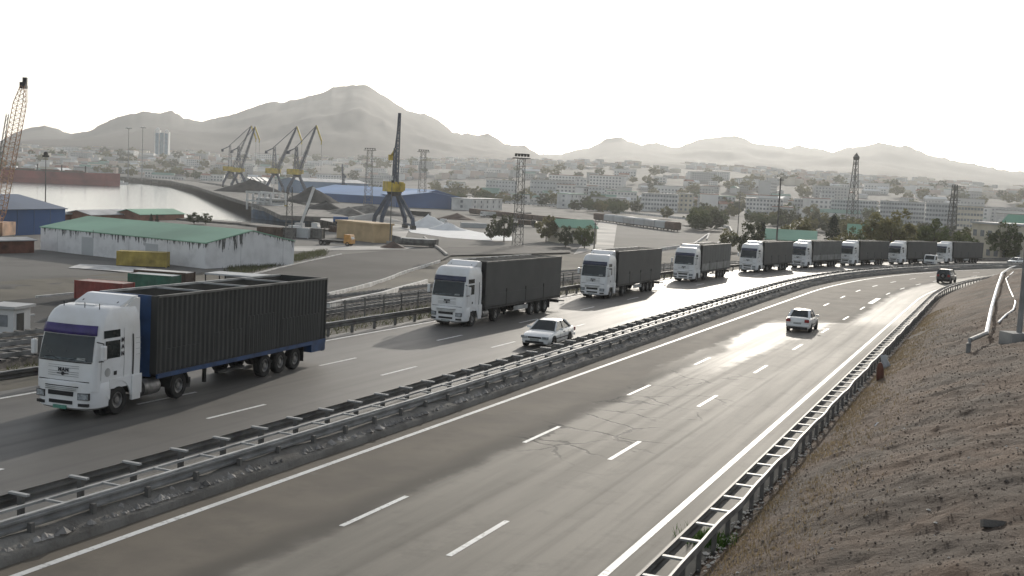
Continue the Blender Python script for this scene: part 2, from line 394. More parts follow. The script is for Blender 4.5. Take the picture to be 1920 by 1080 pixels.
# ================================================================== SETTING
# ---- ground sheet reaching the hills (polar grid), sea basin cut down
def px_yard(l): return np.array([at_z(a, b, YARD)[:2] for a, b in l])
QUAY = px_yard([(225, 331.5), (300, 335.5), (365, 341.5), (420, 351.5), (470, 363.5), (545, 381), (600, 393), (660, 411)])      # top edge, far side
SHORE = px_yard([(660, 420), (620, 431), (560, 430), (480, 421), (300, 407), (130, 400), (-200, 396), (-700, 388)])
ql = QUAY[0]-QUAY[1]; ql /= np.hypot(*ql)
QUAY = np.vstack([QUAY[0]+ql*900, QUAY])
BASIN = np.vstack([QUAY, SHORE])
def in_poly(px, py, poly):
    r = np.zeros(px.shape, bool); n = len(poly)
    for i in range(n):
        x0, y0 = poly[i]; x1, y1 = poly[(i+1) % n]
        c = ((y0 > py) != (y1 > py)) & (px < (x1-x0)*(py-y0)/((y1-y0) if y1 != y0 else 1e-9)+x0); r ^= c
    return r
azs = np.concatenate([np.linspace(-180, -32, 40)[:-1], np.linspace(-32, 32, 330), np.linspace(32, 180, 40)[1:]])
ds = np.concatenate([np.geomspace(2, 40, 14)[:-1], np.geomspace(40, 9000, 330)])
A, D = np.meshgrid(np.radians(azs), ds); X, Y = D*np.sin(A), D*np.cos(A)
Z = G(X, Y); S_, U_ = to_su(X.ravel(), Y.ravel()); S_ = S_.reshape(X.shape); U_ = U_.reshape(X.shape)
inb = np.zeros(X.shape, bool)
for ox, oy in ((0, 0), (-1, 0), (1, 0), (0, -1), (0, 1)): inb |= in_poly((X+ox*(3+D*.009)).ravel(), (Y+oy*(3+D*.009)).ravel(), BASIN).reshape(X.shape)
Z = Z+np.where(D > 500, 7*fbm(X/160, Y/160)*sm((D-1500)/500), .12*fbm(X/9, Y/9))
fine_reg = (U_ > -98) & (S_ < 330) & (S_ > -70)
Z = np.where(fine_reg, Z-.7, Z); Z = np.where((U_ > 12) & (D < 260), Z-1.2, Z)
Z = np.where(inb, -31., Z)
fast_grid('ground', np.stack([X, Y, Z], -1), M_ground, kind='structure')
sea = np.array([[(-4000, 200, SEA), (1200, 200, SEA)], [(-4000, 4000, SEA), (1200, 4000, SEA)]], float)
# the sea sheet lies only inside the basin: clip to the basin's bounding ring
ba = BASIN.mean(0); m = MB(); m.add([(*p, SEA) for p in (ba+(BASIN-ba)*1.0)], [tuple(range(len(BASIN)))])
o = m.build('harbour_water', M_water); o['kind'] = 'structure'
# quay: capping slab with a pile wall below
def quay(name, pts, depth, label, side):
    r = empty(name, (*pts[0], YARD), 0, label, 'quay'); o0 = np.array([*pts[0], YARD])
    top = MB(); wall = MB(); pile = MB()
    for a, b in zip(pts[:-1], pts[1:]):
        d = (b-a)/np.hypot(*(b-a)); n = np.array([-d[1], d[0]])*side; L = np.hypot(*(b-a))
        q = [a-d*.5, b+d*.5, b+d*.5+n*depth, a-d*.5+n*depth]
        top.prism([tuple(p-pts[0]) for p in q], -1.2, .5)
        q = [a+n*.6, b+n*.6, b+n*3, a+n*3]; wall.prism([tuple(p-pts[0]) for p in q], SEA-YARD-4, -1.2)
        for k in range(int(L/7)):
            p = a+d*(k+.5)*7-pts[0]
            pile.tube([(p[0]+n[0]*.2, p[1]+n[1]*.2, SEA-YARD-3), (p[0]+n[0]*.2, p[1]+n[1]*.2, -1.2)], .7, 6)
    top.build('deck', M_concd, r); wall.build('wall', M_concd, r); tag(pile.build('piles', M_concd, r), kind='stuff')
quay('quay', QUAY, 26, 'long concrete quay with dark pile wall on the far side of the harbour basin', 1 if np.cross(QUAY[-1]-QUAY[0], BASIN.mean(0)-QUAY[0]) < 0 else -1)
quay('shore_wall', SHORE, 8, 'low concrete shore wall behind the warehouses on the near side of the basin', -1 if np.cross(SHORE[-1]-SHORE[0], QUAY.mean(0)-SHORE[0]) > 0 else 1)

# ---- embankment between highway and yard
s_, u_ = np.meshgrid(np.arange(-70, 332, 2.), np.concatenate([np.linspace(-104, -40, 33), np.linspace(-39, -15.6, 24)]))
P = road_pt(s_, u_); P[..., 2] = G(P[..., 0], P[..., 1])+.25*fbm(P[..., 0]/5, P[..., 1]/5)*sm((-u_-17.5)/6)
fast_grid('embankment', P, M_bank, kind='structure')
# ---- carriageways
def carriageway(name, u0, u1, m, dz=0., sr=(-60, 400)):
    s_, u_ = np.meshgrid(np.arange(sr[0], sr[1]+.1, 2.), np.linspace(u0, u1, 16)); P = road_pt(s_, u_, dz)
    return tag(fast_grid(name, P, m, uv=np.stack([u_, s_], -1)), kind='structure')
cw_r = carriageway('highway_right_carriageway', -.62, 12.1, M_road_r)
cw_l = carriageway('highway_left_carriageway', -16.2, -3.05, M_road_l)
def strip(name, u, width, s0, s1, m, parent, dz=.006, step=2.):
    n = max(2, int((s1-s0)/step)+1); s = np.linspace(s0, s1, n); P = np.stack([road_pt(s, np.full(n, u-width/2), dz), road_pt(s, np.full(n, u+width/2), dz)], 0)
    return fast_grid(name, P, m, parent=parent, smooth=False)
strip('edge_line', 0.02, .2, -30, 300, M_paint, cw_r); strip('edge_line', 10.4, .19, -30, 300, M_paint, cw_r)
strip('edge_line', -15.1, .2, -30, 300, M_paint, cw_l)
for k in range(-2, 16):
    strip('lane_dash', 3.68, .15, 30.9+11.45*k, 34.2+11.45*k, M_paint, cw_r)
    strip('lane_dash', 6.92, .15, 30.2+11.4*k, 33.5+11.4*k, M_paint, cw_r)
for k in range(-2, 15):
    strip('lane_dash', -7.0, .15, 39.4+12.2*k, 42.8+12.2*k, M_paint, cw_l)
    strip('lane_dash', -10.6, .15, 40.0+12.2*k, 43.3+12.2*k, M_paint, cw_l)
strip('arrow_mark', 6.9, .45, 118, 126, M_paint, cw_r)
# ---- median strip, broken concrete base
s_, u_ = np.meshgrid(np.arange(-40, 330, .6), np.array([-3.06, -3.0, -2.4, -1.9, -1.5, -1.2, -.95, -.85, -.6, -.58])); P = road_pt(s_, u_)
hgt = np.interp(u_, [-3.06, -3.0, -2.4, -1.9, -1.2, -.95, -.85, -.6, -.58], [-.1, .12, .2, .3, .4, .36, .3, .2, -.1]); P[..., 2] += hgt+.09*fbm(s_*.9, u_*3)*(hgt > 0)
fast_grid('median_strip', P, M_median, kind='structure', smooth=False)

# ---- hillside on the right
def hz(x, y):
    S, U = to_su(np.ravel(x), np.ravel(y)); p = (U-12.2).reshape(np.shape(x)); x = np.asarray(x); y = np.asarray(y)
    big = fbm(x/5.5+.2*y/9, y/5)*.30+fbm(x/1.1, y/1.1)*.10
    return G(x, y)+(big*sm(p/4)+(.075*fbm(x/.62, y/.62)+.05*fbm(x/.27+9, y/.27))*sm(p/1.5))
s_, p_ = np.meshgrid(np.concatenate([np.arange(-12, 5, .5), np.arange(5, 52, .15), np.arange(52, 90, .35), np.arange(90, 215, .9)]), np.concatenate([np.linspace(-.35, 11, 76), np.linspace(11.3, 24, 42), np.linspace(24.6, 75, 44)]))
P = road_pt(s_, 12.2+p_); P[..., 2] = np.where(p_ > 0, hz(P[..., 0], P[..., 1]), zr(P[..., 1])-.06)
fast_grid('hillside', P, M_hill, kind='structure')
def hit_hill(px, py, dz=0.):
    v = ray(px, py); v = v/math.hypot(v[0], v[1]); d = np.geomspace(8, 260, 900); Q = v[None]*d[:, None]
    S, U = to_su(Q[:, 0], Q[:, 1]); e = np.where(U > 12.2, Q[:, 2]-hz(Q[:, 0], Q[:, 1])-dz, 1.); k = int(np.argmax(e < 0))
    if k == 0: return hit(px, py, dz)
    return Q[k]

# ---- mountains: each range a heightfield rising to its ridge
def mountains(name, sky_px, d_base, d_ridge, d_back, label_seed, mtl):
    px = np.array([a for a, b in sky_px], float); py = np.array([b for a, b in sky_px], float)
    cols = np.linspace(px[0], px[-1], 420); ys = np.interp(cols, px, py); ys = ys+2.8*fbm(cols/9+label_seed, cols*0+label_seed)
    hd = np.array([d_ridge+d_ridge*.10*fbm(np.array([c/240+label_seed]), np.array([.5]))[0] for c in cols])
    ridge = np.array([at_d(c, y, D) for c, y, D in zip(cols, ys, hd)])
    ker = np.exp(-np.linspace(-2.2, 2.2, 71)**2); ker /= ker.sum(); bl = np.convolve(np.pad(ridge[:, 2], 35, mode='edge'), ker, 'valid')
    fr = np.concatenate([np.linspace(0, 1, 46), np.linspace(1.03, 1.6, 12)])
    rows = []
    for t in fr:
        dd = d_base+(hd-d_base)*t if t <= 1 else hd+(d_back-hd)*(t-1)/.6
        dirs = ridge[:, :2]/np.hypot(ridge[:, 0], ridge[:, 1])[:, None]; xy = dirs*dd[:, None]
        rise = (t**1.5 if t <= 1 else max(0, 1-(t-1)/.6)**1.2)
        gul = fbm(xy[:, 0]/520+label_seed, xy[:, 1]/1500, 5); gul2 = .45-2.2*np.abs(fbm(xy[:, 0]/260+label_seed, xy[:, 1]/700, 5))
        amp = math.sin(math.pi*min(t, 1))*.9 if t <= 1 else .3
        gz = G(xy[:, 0], xy[:, 1]); k3 = min(1, t)**5; rh = bl*(1-k3)+ridge[:, 2]*k3; hdir = np.hypot(ridge[:, 0], ridge[:, 1])
        z = gz*(1-min(t, 1))*.9+rh*rise+(gul*.26+gul2*.11)*bl*amp*.75-18*(1-min(1, t*6))
        if t == 1: z = ridge[:, 2]
        # nothing may overtop the ridge as seen from the foot
        lim = np.minimum(bl, ridge[:, 2]+.12*bl*(1-k3))*(dd/hdir)*(.97+.03*k3)-2*(1-k3)
        if t < 1: z = np.minimum(z, np.where(lim > 0, lim, z))
        rows.append(np.stack([xy[:, 0], xy[:, 1], z], -1))
    return fast_grid(name, np.array(rows), mtl, kind='structure')
RANGE_A = [(-420, 300), (-200, 290), (-60, 282), (0, 264), (30, 250), (55, 240), (85, 236), (108, 243), (135, 251), (165, 247), (205, 225), (240, 215), (272, 209), (300, 213), (322, 207), (345, 222), (375, 228), (420, 218), (470, 203), (500, 193), (515, 189), (525, 193), (560, 185), (600, 175), (625, 164), (650, 161), (685, 158), (705, 170), (740, 192), (765, 208), (800, 214), (825, 228), (848, 248), (865, 252), (878, 250), (895, 255), (915, 250), (930, 258), (945, 270), (965, 272), (985, 273), (1000, 284), (1025, 296), (1060, 312), (1120, 340)]
RANGE_B = [(860, 330), (940, 305), (1000, 292), (1020, 289), (1040, 290), (1060, 288), (1080, 281), (1110, 275), (1135, 262), (1155, 257), (1165, 258), (1180, 266), (1200, 271), (1235, 268), (1260, 276), (1280, 274), (1310, 262), (1340, 258), (1380, 255), (1395, 260), (1410, 268), (1430, 271), (1455, 274), (1475, 278), (1500, 272), (1510, 277), (1540, 279), (1560, 287), (1585, 277), (1620, 274), (1645, 268), (1670, 270), (1685, 276), (1697, 270), (1710, 277), (1740, 290), (1775, 297), (1790, 302), (1830, 308), (1860, 314), (1880, 319), (1920, 322), (2000, 330), (2150, 345), (2400, 360)]
mountains('mountain', RANGE_A, 2300, 4300, 5600, 3.7, M_rock)
mountains('mountain', RANGE_B, 2500, 5600, 7200, 9.2, M_rock)

# ---- haze: closed box of thin even air round everything
m = MB().bbox(-8500, 8500, -300, 8800, -40, 760)
hm = bpy.data.materials.new('haze_air'); hm.use_nodes = True; hn = hm.node_tree; hn.nodes.clear()
pv = hn.nodes.new('ShaderNodeVolumePrincipled'); pv.inputs['Color'].default_value = (.93, .948, .955, 1); pv.inputs['Density'].default_value = HAZE_DENSITY; pv.inputs['Anisotropy'].default_value = .4
ho = hn.nodes.new('ShaderNodeOutputMaterial'); hn.links.new(pv.outputs[0], ho.inputs['Volume'])
tag(m.build('haze', hm), kind='stuff')
#@@BARRIERS
# ================================================================== BARRIERS
def wbeam_profile(h=.31, d=.08):
    # W section in (out, z)
    return [(0, h/2), (d, h*.36), (d, h*.2), (.02, h*.06), (.02, -h*.06), (d, -h*.2), (d, -h*.36), (0, -h/2)]
def beam_mesh(mb, u, z, s0, s1, out, step=1.5):
    s = np.arange(s0, s1+.01, step); pr = wbeam_profile(); t = .018
    full = [(a, b) for a, b in pr]+[(a-t, b) for a, b in reversed(pr)]
    rings = [[tuple(p) for p in (road_pt(np.full(len(full), q), np.array([u+out*a for a, b in full]), 0)+np.array([[0, 0, z+b] for a, b in full]))] for q in s]
    mb.loft(rings)
def post_like(name, me, s, u, parent, dz=0.):
    o = link(name, me, parent, road_pt(s, u, dz), -heading(s)); return o
bar = empty('median_guardrail', (0, 0, 0), 0, 'double sided steel guardrail with posts and spacers along the median strip', 'guardrail')
m = MB(); beam_mesh(m, -2.62, .66, -20, 262, -1); m.build('far_rail', M_steel_dk, bar, True)
m = MB(); beam_mesh(m, -1.18, .58, -20, 262, 1); m.build('near_rail', M_steel, bar, True)
m = MB()
s = np.arange(-20, 262.1, 1.5)
m.loft([[tuple(road_pt(q, -1.19+a, .74+b)) for a, b in ((-.05, -.02), (.05, -.02), (.05, .02), (-.05, .02))] for q in s]); m.build('top_rail', M_rimmetal, bar)
m = MB(); m.loft([[tuple(road_pt(q, -1.95+a, .67+b)) for a, b in ((-.04, -.03), (.04, -.03), (.04, .03), (-.04, .03))] for q in s]); m.build('middle_rail', M_rimmetal, bar)
me_post = MB().bbox(-.07, .07, -.05, .05, 0, .7).mesh('post', M_steel_dk); me_brk = MB().box((0, 0, 0), (.56, .11, .05)).mesh('spacer', M_rimmetal); me_brk2 = MB().box((0, 0, 0), (.72, .07, .05)).mesh('cross_piece', M_rimmetal)
me_stub = MB().bbox(-.06, .06, -.05, .05, 0, .45).mesh('stub', M_steel_dk)
k = 0; q = 1.0
while q < 235:
    post_like('post', me_post, q, -2.30, bar, .1); post_like('spacer', me_brk, q, -2.36, bar, .83); post_like('cross_piece', me_brk2, q+.35, -1.58, bar, .68)
    if q < 130: post_like('stub', me_stub, q+.9, -1.02, bar, .15)
    q += 1.84 if q < 120 else 2.6
# left-hand guardrail
lb = empty('roadside_guardrail', (0, 0, 0), 0, 'single steel guardrail on the outer edge behind the trucks', 'guardrail')
m = MB(); beam_mesh(m, -15.85, .62, -10, 300, 1); m.build('rail', M_steel_dk, lb, True)
m = MB(); s = np.arange(-10, 300.1, 1.5); m.loft([[tuple(road_pt(q, -15.84+a, .8+b)) for a, b in ((-.05, -.02), (.05, -.02), (.05, .02), (-.05, .02))] for q in s]); m.build('top_rail', M_rimmetal, lb)
me_lp = MB().bbox(-.07, .07, -.06, .06, -.6, .75).mesh('post', M_steel_dk)
for q in np.arange(20, 180, 2.6): post_like('post', me_lp, q, -16.0, lb)
# right-hand ladder-like guardrail
rb = empty('hillside_guardrail', (0, 0, 0), 0, 'ladder like steel guardrail between the road and the dirt hillside', 'guardrail')
m = MB(); beam_mesh(m, 11.62, .48, -5, 232, -1); m.build('front_rail', M_steel_dk, rb, True)
m = MB(); s = np.arange(-5, 232, 1.5); m.loft([[tuple(road_pt(q, 11.62+a, .65+b)) for a, b in ((-.035, -.02), (.035, -.02), (.035, .02), (-.035, .02))] for q in s]); m.build('front_cap', M_steel_dk, rb)
m = MB(); m.loft([[tuple(road_pt(q, 12.18+.025*math.sin(q*.9)+a, .6+.02*math.sin(q*1.7)+b)) for a, b in ((-.03, -.09), (.03, -.09), (.03, .09), (-.03, .09))] for q in np.arange(-5, 232, .75)]); m.build('back_rail', M_steel, rb)
me_rung = MB().box((0, 0, 0), (.52, .12, .045)).mesh('rung', M_rimmetal); me_rp = MB().bbox(-.05, .05, -.05, .05, -.7, .58).mesh('post', M_steel_dk)
q = 12.
while q < 175:
    post_like('rung', me_rung, q, 11.92, rb, .63); post_like('post', me_rp, q, 12.12, rb)
    q += 1.45 if q < 110 else 2.2
#@@VEHICLES
# ================================================================== TRUCKS
def text_obj(name, body, size, parent, loc, rot, m, extrude=.008, bold=True, spacing=1.):
    c = bpy.data.curves.new(name, 'FONT'); c.body = body; c.size = size; c.extrude = extrude; c.align_x = 'CENTER'; c.align_y = 'CENTER'; c.space_character = spacing
    c.offset = .006 if bold else 0
    o = bpy.data.objects.new(name, c); col.objects.link(o); o.parent = parent; o.location = loc; o.rotation_euler = rot; c.materials.append(m)
    dg = bpy.context.evaluated_depsgraph_get(); me = bpy.data.meshes.new_from_object(o.evaluated_get(dg)); bpy.data.objects.remove(o)
    q = link(name, me, parent, loc); q.rotation_euler = rot; return q
# cab surface: half width, front y by height; y grows towards the rear
CZ = [.95, 1.3, 1.9, 2.45, 2.82, 3.1, 3.35, 3.56, 3.68, 3.74]
CW = [1.19, 1.20, 1.21, 1.20, 1.18, 1.165, 1.14, 1.10, 1.04, .92]
CF = [.10, .10, .13, .25, .35, .42, .52, .70, .92, 1.25]
def cw_(z): return float(np.interp(z, CZ, CW))
def cf_(z): return float(np.interp(z, CZ, CF))
CR = .24
def cab_front(x, z):
    w_, f_ = cw_(z), cf_(z); a = abs(x); b = .10*(min(a, w_-CR)/w_)**2
    if a <= w_-CR: return f_+b
    t = min(1, (a-(w_-CR))/CR); return f_+.10*((w_-CR)/w_)**2+CR*(1-math.sqrt(max(0, 1-t*t)))
def cab_ring(z, yr=2.74):
    w_ = cw_(z); xs = [w_*math.sin(math.pi/2*k/9) if k > 4 else w_*.87*k/4.6 for k in range(10)]
    xs = sorted(set([0, .3*w_, .55*w_, w_-CR]+[w_-CR+CR*math.sin(math.pi/2*k/5) for k in range(1, 6)]))
    f = [(x, cab_front(x, z)) for x in xs]
    yr = yr-(.0 if z < 3.3 else (z-3.3)*.3)
    half = f+[(w_, yr-.12), (w_-.1, yr), (0, yr)]
    return [(x, y, z) for x, y in half]+[(-x, y, z) for x, y in reversed(half[1:-1])]
def front_patch(x0, x1, z0, z1, off=.012, nx=16, nz=6, top_in=0., th=0.):
    P = np.empty((nz, nx, 3))
    for i, z in enumerate(np.linspace(z0, z1, nz)):
        k = top_in*(z-z0)/(z1-z0)
        for j, x in enumerate(np.linspace(x0+k, x1-k, nx)): P[i, j] = (x, cab_front(x, z)-off, z)
    return MB().grid(P)
def side_patch(y0, y1, z0, z1, sgn=1, off=.012, nz=5, skew=0.):
    P = np.empty((nz, 2, 3))
    for i, z in enumerate(np.linspace(z0, z1, nz)):
        for j, y in enumerate((y0+skew*(z-z0)/(z1-z0), y1)): P[i, j] = (sgn*(cw_(z)+off), y, z)
    return MB().grid(P)
def wheel_mesh(r=.5, w_=.32, rim=.29, hub=True):
    t = MB().lathe([(-w_*.05, rim*.9), (-w_/2, rim), (-w_/2, r*.93), (-w_*.36, r), (w_*.36, r), (w_/2, r*.93), (w_/2, rim), (w_*.08, rim*.95)], (0, 0, 0), 'X', 22).mesh('tyre', M_tyre, True)
    k = MB().lathe([(w_*.2, rim*.99), (w_*.42, rim*.97), (w_*.40, rim*.8), (w_*.12, rim*.62), (w_*.14, rim*.42), (w_*.38, rim*.38), (w_*.40, rim*.2), (w_*.4, .01)], (0, 0, 0), 'X', 18)
    if hub:
        for a in range(10):
            t_ = 2*math.pi*a/10; k.lathe([(w_*.12, .018), (w_*.25, .018)], (0, rim*.52*math.cos(t_), rim*.52*math.sin(t_)), 'X', 5)
    return t, k.mesh('rim', M_rim, True)
ME_TYRE, ME_RIM = wheel_mesh()
def wheel(parent, x, y, r=.5, meshes=None, sgn=1):
    t, k = meshes or (ME_TYRE, ME_RIM); o = link('wheel', t, parent, (x, y, r)); q = link('rim', k, o)
    if sgn < 0: q.rotation_euler = (0, 0, math.pi)
    return o
def make_truck(style):
    """style: corrugated / plain / panels"""
    r = empty('semi_truck'); corr = style == 'corrugated'
    # --- cab
    b = MB(); b.loft([cab_ring(z) for z in [.95, 1.3, 1.6, 1.9, 2.2, 2.45, 2.65, 2.82, 2.95, 3.1, 3.2, 3.3, 3.42, 3.5, 3.57, 3.63, 3.68, 3.74]])
    cab = b.build('cab', M_white, r, True)
    # --- bumper with cut-in dark slots
    bz = [.30, .38, .8, 1.22, 1.28]; bw = [1.05, 1.17, 1.21, 1.2, 1.17]; bf = [.14, .02, 0., .04, .1]
    rings = []
    for z, w_, f_ in zip(bz, bw, bf):
        h = [(0, f_), (.5, f_+.015), (.8, f_+.06), (1.0*w_/1.2, f_+.16), (1.13*w_/1.2, f_+.32), (w_, f_+.5), (w_, .98)]
        rings.append([(x, y, z) for x, y in h]+[(-x, y, z) for x, y in reversed(h[1:])])
    bm_ = MB().loft(rings).build('bumper', M_white, r, True)
    def dark_slot(z0, z1, hw, y): return MB().bbox(-hw, hw, y-.012, y+.05, z0, z1).build('air_slot', M_black, bm_)
    dark_slot(.78, .93, .50, .0); dark_slot(.50, .62, .47, .01); dark_slot(1.08, 1.11, .66, .035)
    for k, z in enumerate((.97, 1.03)): MB().bbox(-.62, .62, -.02, .02, z, z+.022).build('slat', M_rimmetal, bm_)
    for s_ in (-1, 1):
        MB().box((s_*.86, .09, .79), (.36, .10, .19), rz=s_*.2).build('headlight', M_lamp, bm_); MB().box((s_*.86, .098, .79), (.40, .1, .23), rz=s_*.2).build('lamp_surround', M_black, bm_)
        MB().box((s_*.86, .10, .50), (.36, .10, .10), rz=s_*.2).build('fog_light', M_black, bm_)
    MB().bbox(-.28, .24, -.03, .04, .33, .45).build('number_plate', M_plate if corr else M_plate2, bm_)
    # --- front panel lines, grille slats, emblem
    for z in (1.42, 1.49, 1.56, 1.70, 1.77): front_patch(-.62, .62, z, z+.018, .016, 12, 2).build('grille_slat', M_rimmetal if z > 1.6 else M_rimmetal, cab)
    front_patch(-1.02, 1.02, 1.255, 1.285, .01, 14, 2).build('panel_gap', M_black, cab)
    text_obj('lettering', 'MAN', .17, cab, (.02, cab_front(0, 1.63)-.03, 1.64), (R(88), 0, 0), M_text, spacing=1.25)
    em = MB(); em.lathe([(0, .06), (.02, .06)], (0, cab_front(0, 1.5)-.04, 1.51), 'Y', 12); em.box((0, cab_front(0, 1.5)-.028, 1.51), (.46, .02, .03)); em.build('emblem', M_text, cab)
    # --- glass
    ws = front_patch(-1.08, 1.08, 1.95, 2.80, .014, 18, 8, .05).build('windscreen', M_glass, cab, True)
    front_patch(-1.07, 1.07, 1.90, 1.945, .02, 18, 2).build('cowl_strip', M_black, cab)
    front_patch(-.85, .85, 1.96, 2.04, .018, 12, 2).build('dashboard', M_dash, ws); front_patch(.5, .82, 1.99, 2.07, .022, 4, 2).build('paper', M_plate2, ws)
    for s_ in (-1, 1):
        P = [(s_*.2, cab_front(s_*.2, 1.96)-.03, 1.97), (s_*.55, cab_front(.55, 2.15)-.03, 2.06), (s_*.85, cab_front(.85, 2.02)-.03, 2.02)]
        MB().tube(P, .012, 4).build('wiper', M_black, ws)
    vz = front_patch(-1.10, 1.10, 2.83, 3.16, .07, 18, 4, .03); vz.add([], []); vis = vz.build('sun_visor', M_visor if corr else M_visor2, cab, True)
    mod = vis.modifiers.new('s', 'SOLIDIFY'); mod.thickness = .03
    for s_ in (-1, 1):
        side_patch(.62, 1.50, 2.02, 2.62, s_, .012, 5, .12).build('door_window', M_glass, cab); side_patch(.66, 1.52, 2.72, 2.98, s_, .012).build('side_window', M_glass, cab)
        for y in (.5, 1.72): side_patch(y, y+.014, 1.3, 3.0 if y > 1 else 2.0, s_, .008).build('door_gap', M_black, cab)
        side_patch(2.18, 2.26, 1.32, 2.75, s_, .014).build('exhaust_slot', M_black, cab)
        side_patch(1.18, 1.34, 1.42, 1.56, s_, .014).build('door_handle', M_black, cab)
        for z in (2.0, 2.2, 2.4, 2.58): side_patch(2.36, 2.66, z, z+.014, s_, .01, 2).build('side_groove', M_rimmetal, cab)
        ho = MB(); ho.box((s_*1.42, .36, 2.28), (.16, .20, .52)); hs = ho.build('mirror', M_white, r); bv = hs.modifiers.new('b', 'BEVEL'); bv.width = .05; bv.segments = 2
        MB().tube([(s_*1.1, .42, 2.62), (s_*1.42, .36, 2.6), (s_*1.42, .36, 2.5)], .02, 5).build('mirror_arm', M_black, hs); MB().tube([(s_*1.12, .42, 1.95), (s_*1.42, .36, 2.0), (s_*1.42, .36, 2.05)], .02, 5).build('mirror_arm', M_black, hs)
        MB().bbox(s_*1.42-.07, s_*1.42+.07, .455, .468, 2.06, 2.5).build('mirror_glass', M_glass, hs)
        # wheel arch, steps and side skirt
        MB().lathe([(s_*.6, .64), (s_*.86, .64)], (0, 1.45, .52), 'X', 24).build('wheel_arch', M_black, cab)
        sk = MB(); sk.bbox(s_*1.2-.05, s_*1.2+.05, 2.16, 2.62, .42, 1.28); sk.build('step_panel', M_white, r)
        fp = MB(); fp.prism([(.98, .95), (1.0, .60)] + [(1.45-.68*math.cos(math.pi*k/10), .52+.68*math.sin(math.pi*k/10)) for k in range(1, 10)] + [(2.12, .6), (2.74, .6), (2.74, 1.3), (.98, 1.3)], s_*1.19-.025, s_*1.19+.025, 'X'); fp.build('arch_panel', M_white, r)
    if corr: # vertical lettering behind the door window
        for k, ch in enumerate('MAN'): text_obj('lettering', ch, .2, cab, (1.232, 1.62, 2.6-.24*k), (R(90), 0, R(90)), M_text)
        MB().lathe([(0, .15), (.006, .15)], (1.205, .86, 1.55), 'X', 18).build('round_badge', M_rimmetal, cab)
    # --- roof deflector
    d = MB(); d.prism([(1.75, 3.70), (1.85, 3.78), (2.45, 4.04), (2.74, 4.06), (2.74, 3.92), (2.35, 3.84), (1.95, 3.70)], -.98, .98, 'X')
    dfl = d.build('roof_deflector', M_white, r); bv = dfl.modifiers.new('b', 'BEVEL'); bv.width = .03; bv.segments = 2
    for s_ in (-1, 1):
        MB().prism([(2.0, 3.66), (2.5, 3.98), (2.78, 3.98), (2.78, 2.9), (2.62, 2.9)], s_*1.0-.03, s_*1.0+.03, 'X').build('side_fairing', M_white, r)
        MB().bar((s_*.72, 1.75, 3.68), (s_*.72, 2.0, 3.84), .04).build('deflector_strut', M_black, r)
    if corr:
        MB().bbox(-.45, .35, 1.2, 1.65, 3.72, 3.765).build('roof_hatch', M_white, cab)
        for x, y in ((-.75, 1.0), (.15, .95), (.75, .95)): MB().tube([(x, y, 3.6), (x, y, 3.86)], .015, 5).build('roof_aerial', M_black, cab)
    # --- tractor chassis
    ch = MB(); [ch.bbox(s_*.45-.06, s_*.45+.06, .9, 6.1, .75, 1.0) for s_ in (-1, 1)]; ch.bbox(-.5, .5, 4.4, 5.6, 1.0, 1.16); ch.build('chassis', M_dark, r)
    for s_ in (-1, 1):
        tk = MB(); tk.lathe([(0, .05), (.03, .31), (.95, .31), (.98, .05)], (s_*.86, 3.0, .66), 'Y', 14); tk.build('fuel_tank', M_rim if s_ > 0 else M_dark, r, True)
        md = MB(); md.prism([(5.05+.62*math.cos(math.pi*k/8), .52+.62*math.sin(math.pi*k/8)) for k in range(9)]+[(5.05+.58*math.cos(math.pi*k/8), .52+.58*math.sin(math.pi*k/8)) for k in range(8, -1, -1)], s_*.92-.3, s_*.92+.3, 'X'); md.build('mudguard', M_dark, r)
        MB().bbox(s_*.92-.3, s_*.92+.3, 5.72, 5.75, .35, .75).build('mud_flap', M_rim, r)
    axles = [1.45, 5.05, 11.3, 12.6, 13.9]
    for y in axles:
        for s_ in (-1, 1): wheel(r, s_*(1.04 if y < 2 else 1.03), y, .52 if y < 6 else .5, None, s_)
    MB().bbox(-.9, .9, 1.35, 1.55, .45, .6).build('axle', M_dark, r)
    # --- trailer
    T0, T1, ZB, ZT = (3.55, 16.55, 1.12, 3.98) if corr else (3.05, 16.5, 1.10, 4.0)
    HW = 1.27
    fr = MB(); [fr.bbox(s_*.5-.07, s_*.5+.07, T0+.3, T1-.2, .86, ZB-.01) for s_ in (-1, 1)]; [fr.bbox(-1.1, 1.1, y-.06, y+.06, .95, ZB-.02) for y in np.arange(T0+.4, T1, 1.2)]
    fr.bbox(-.06+1.0, 1.06, 10.8, 14.4, .5, .62) ; fr.build('trailer_frame', M_dark, r)
    tm = {'corrugated': M_corr, 'plain': M_tarp, 'panels': M_tarp2}[style]
    MB().bbox(-HW+.03, HW-.03, T0+.03, T1-.03, ZB, ZB+.12).build('trailer_floor', M_dark, r)
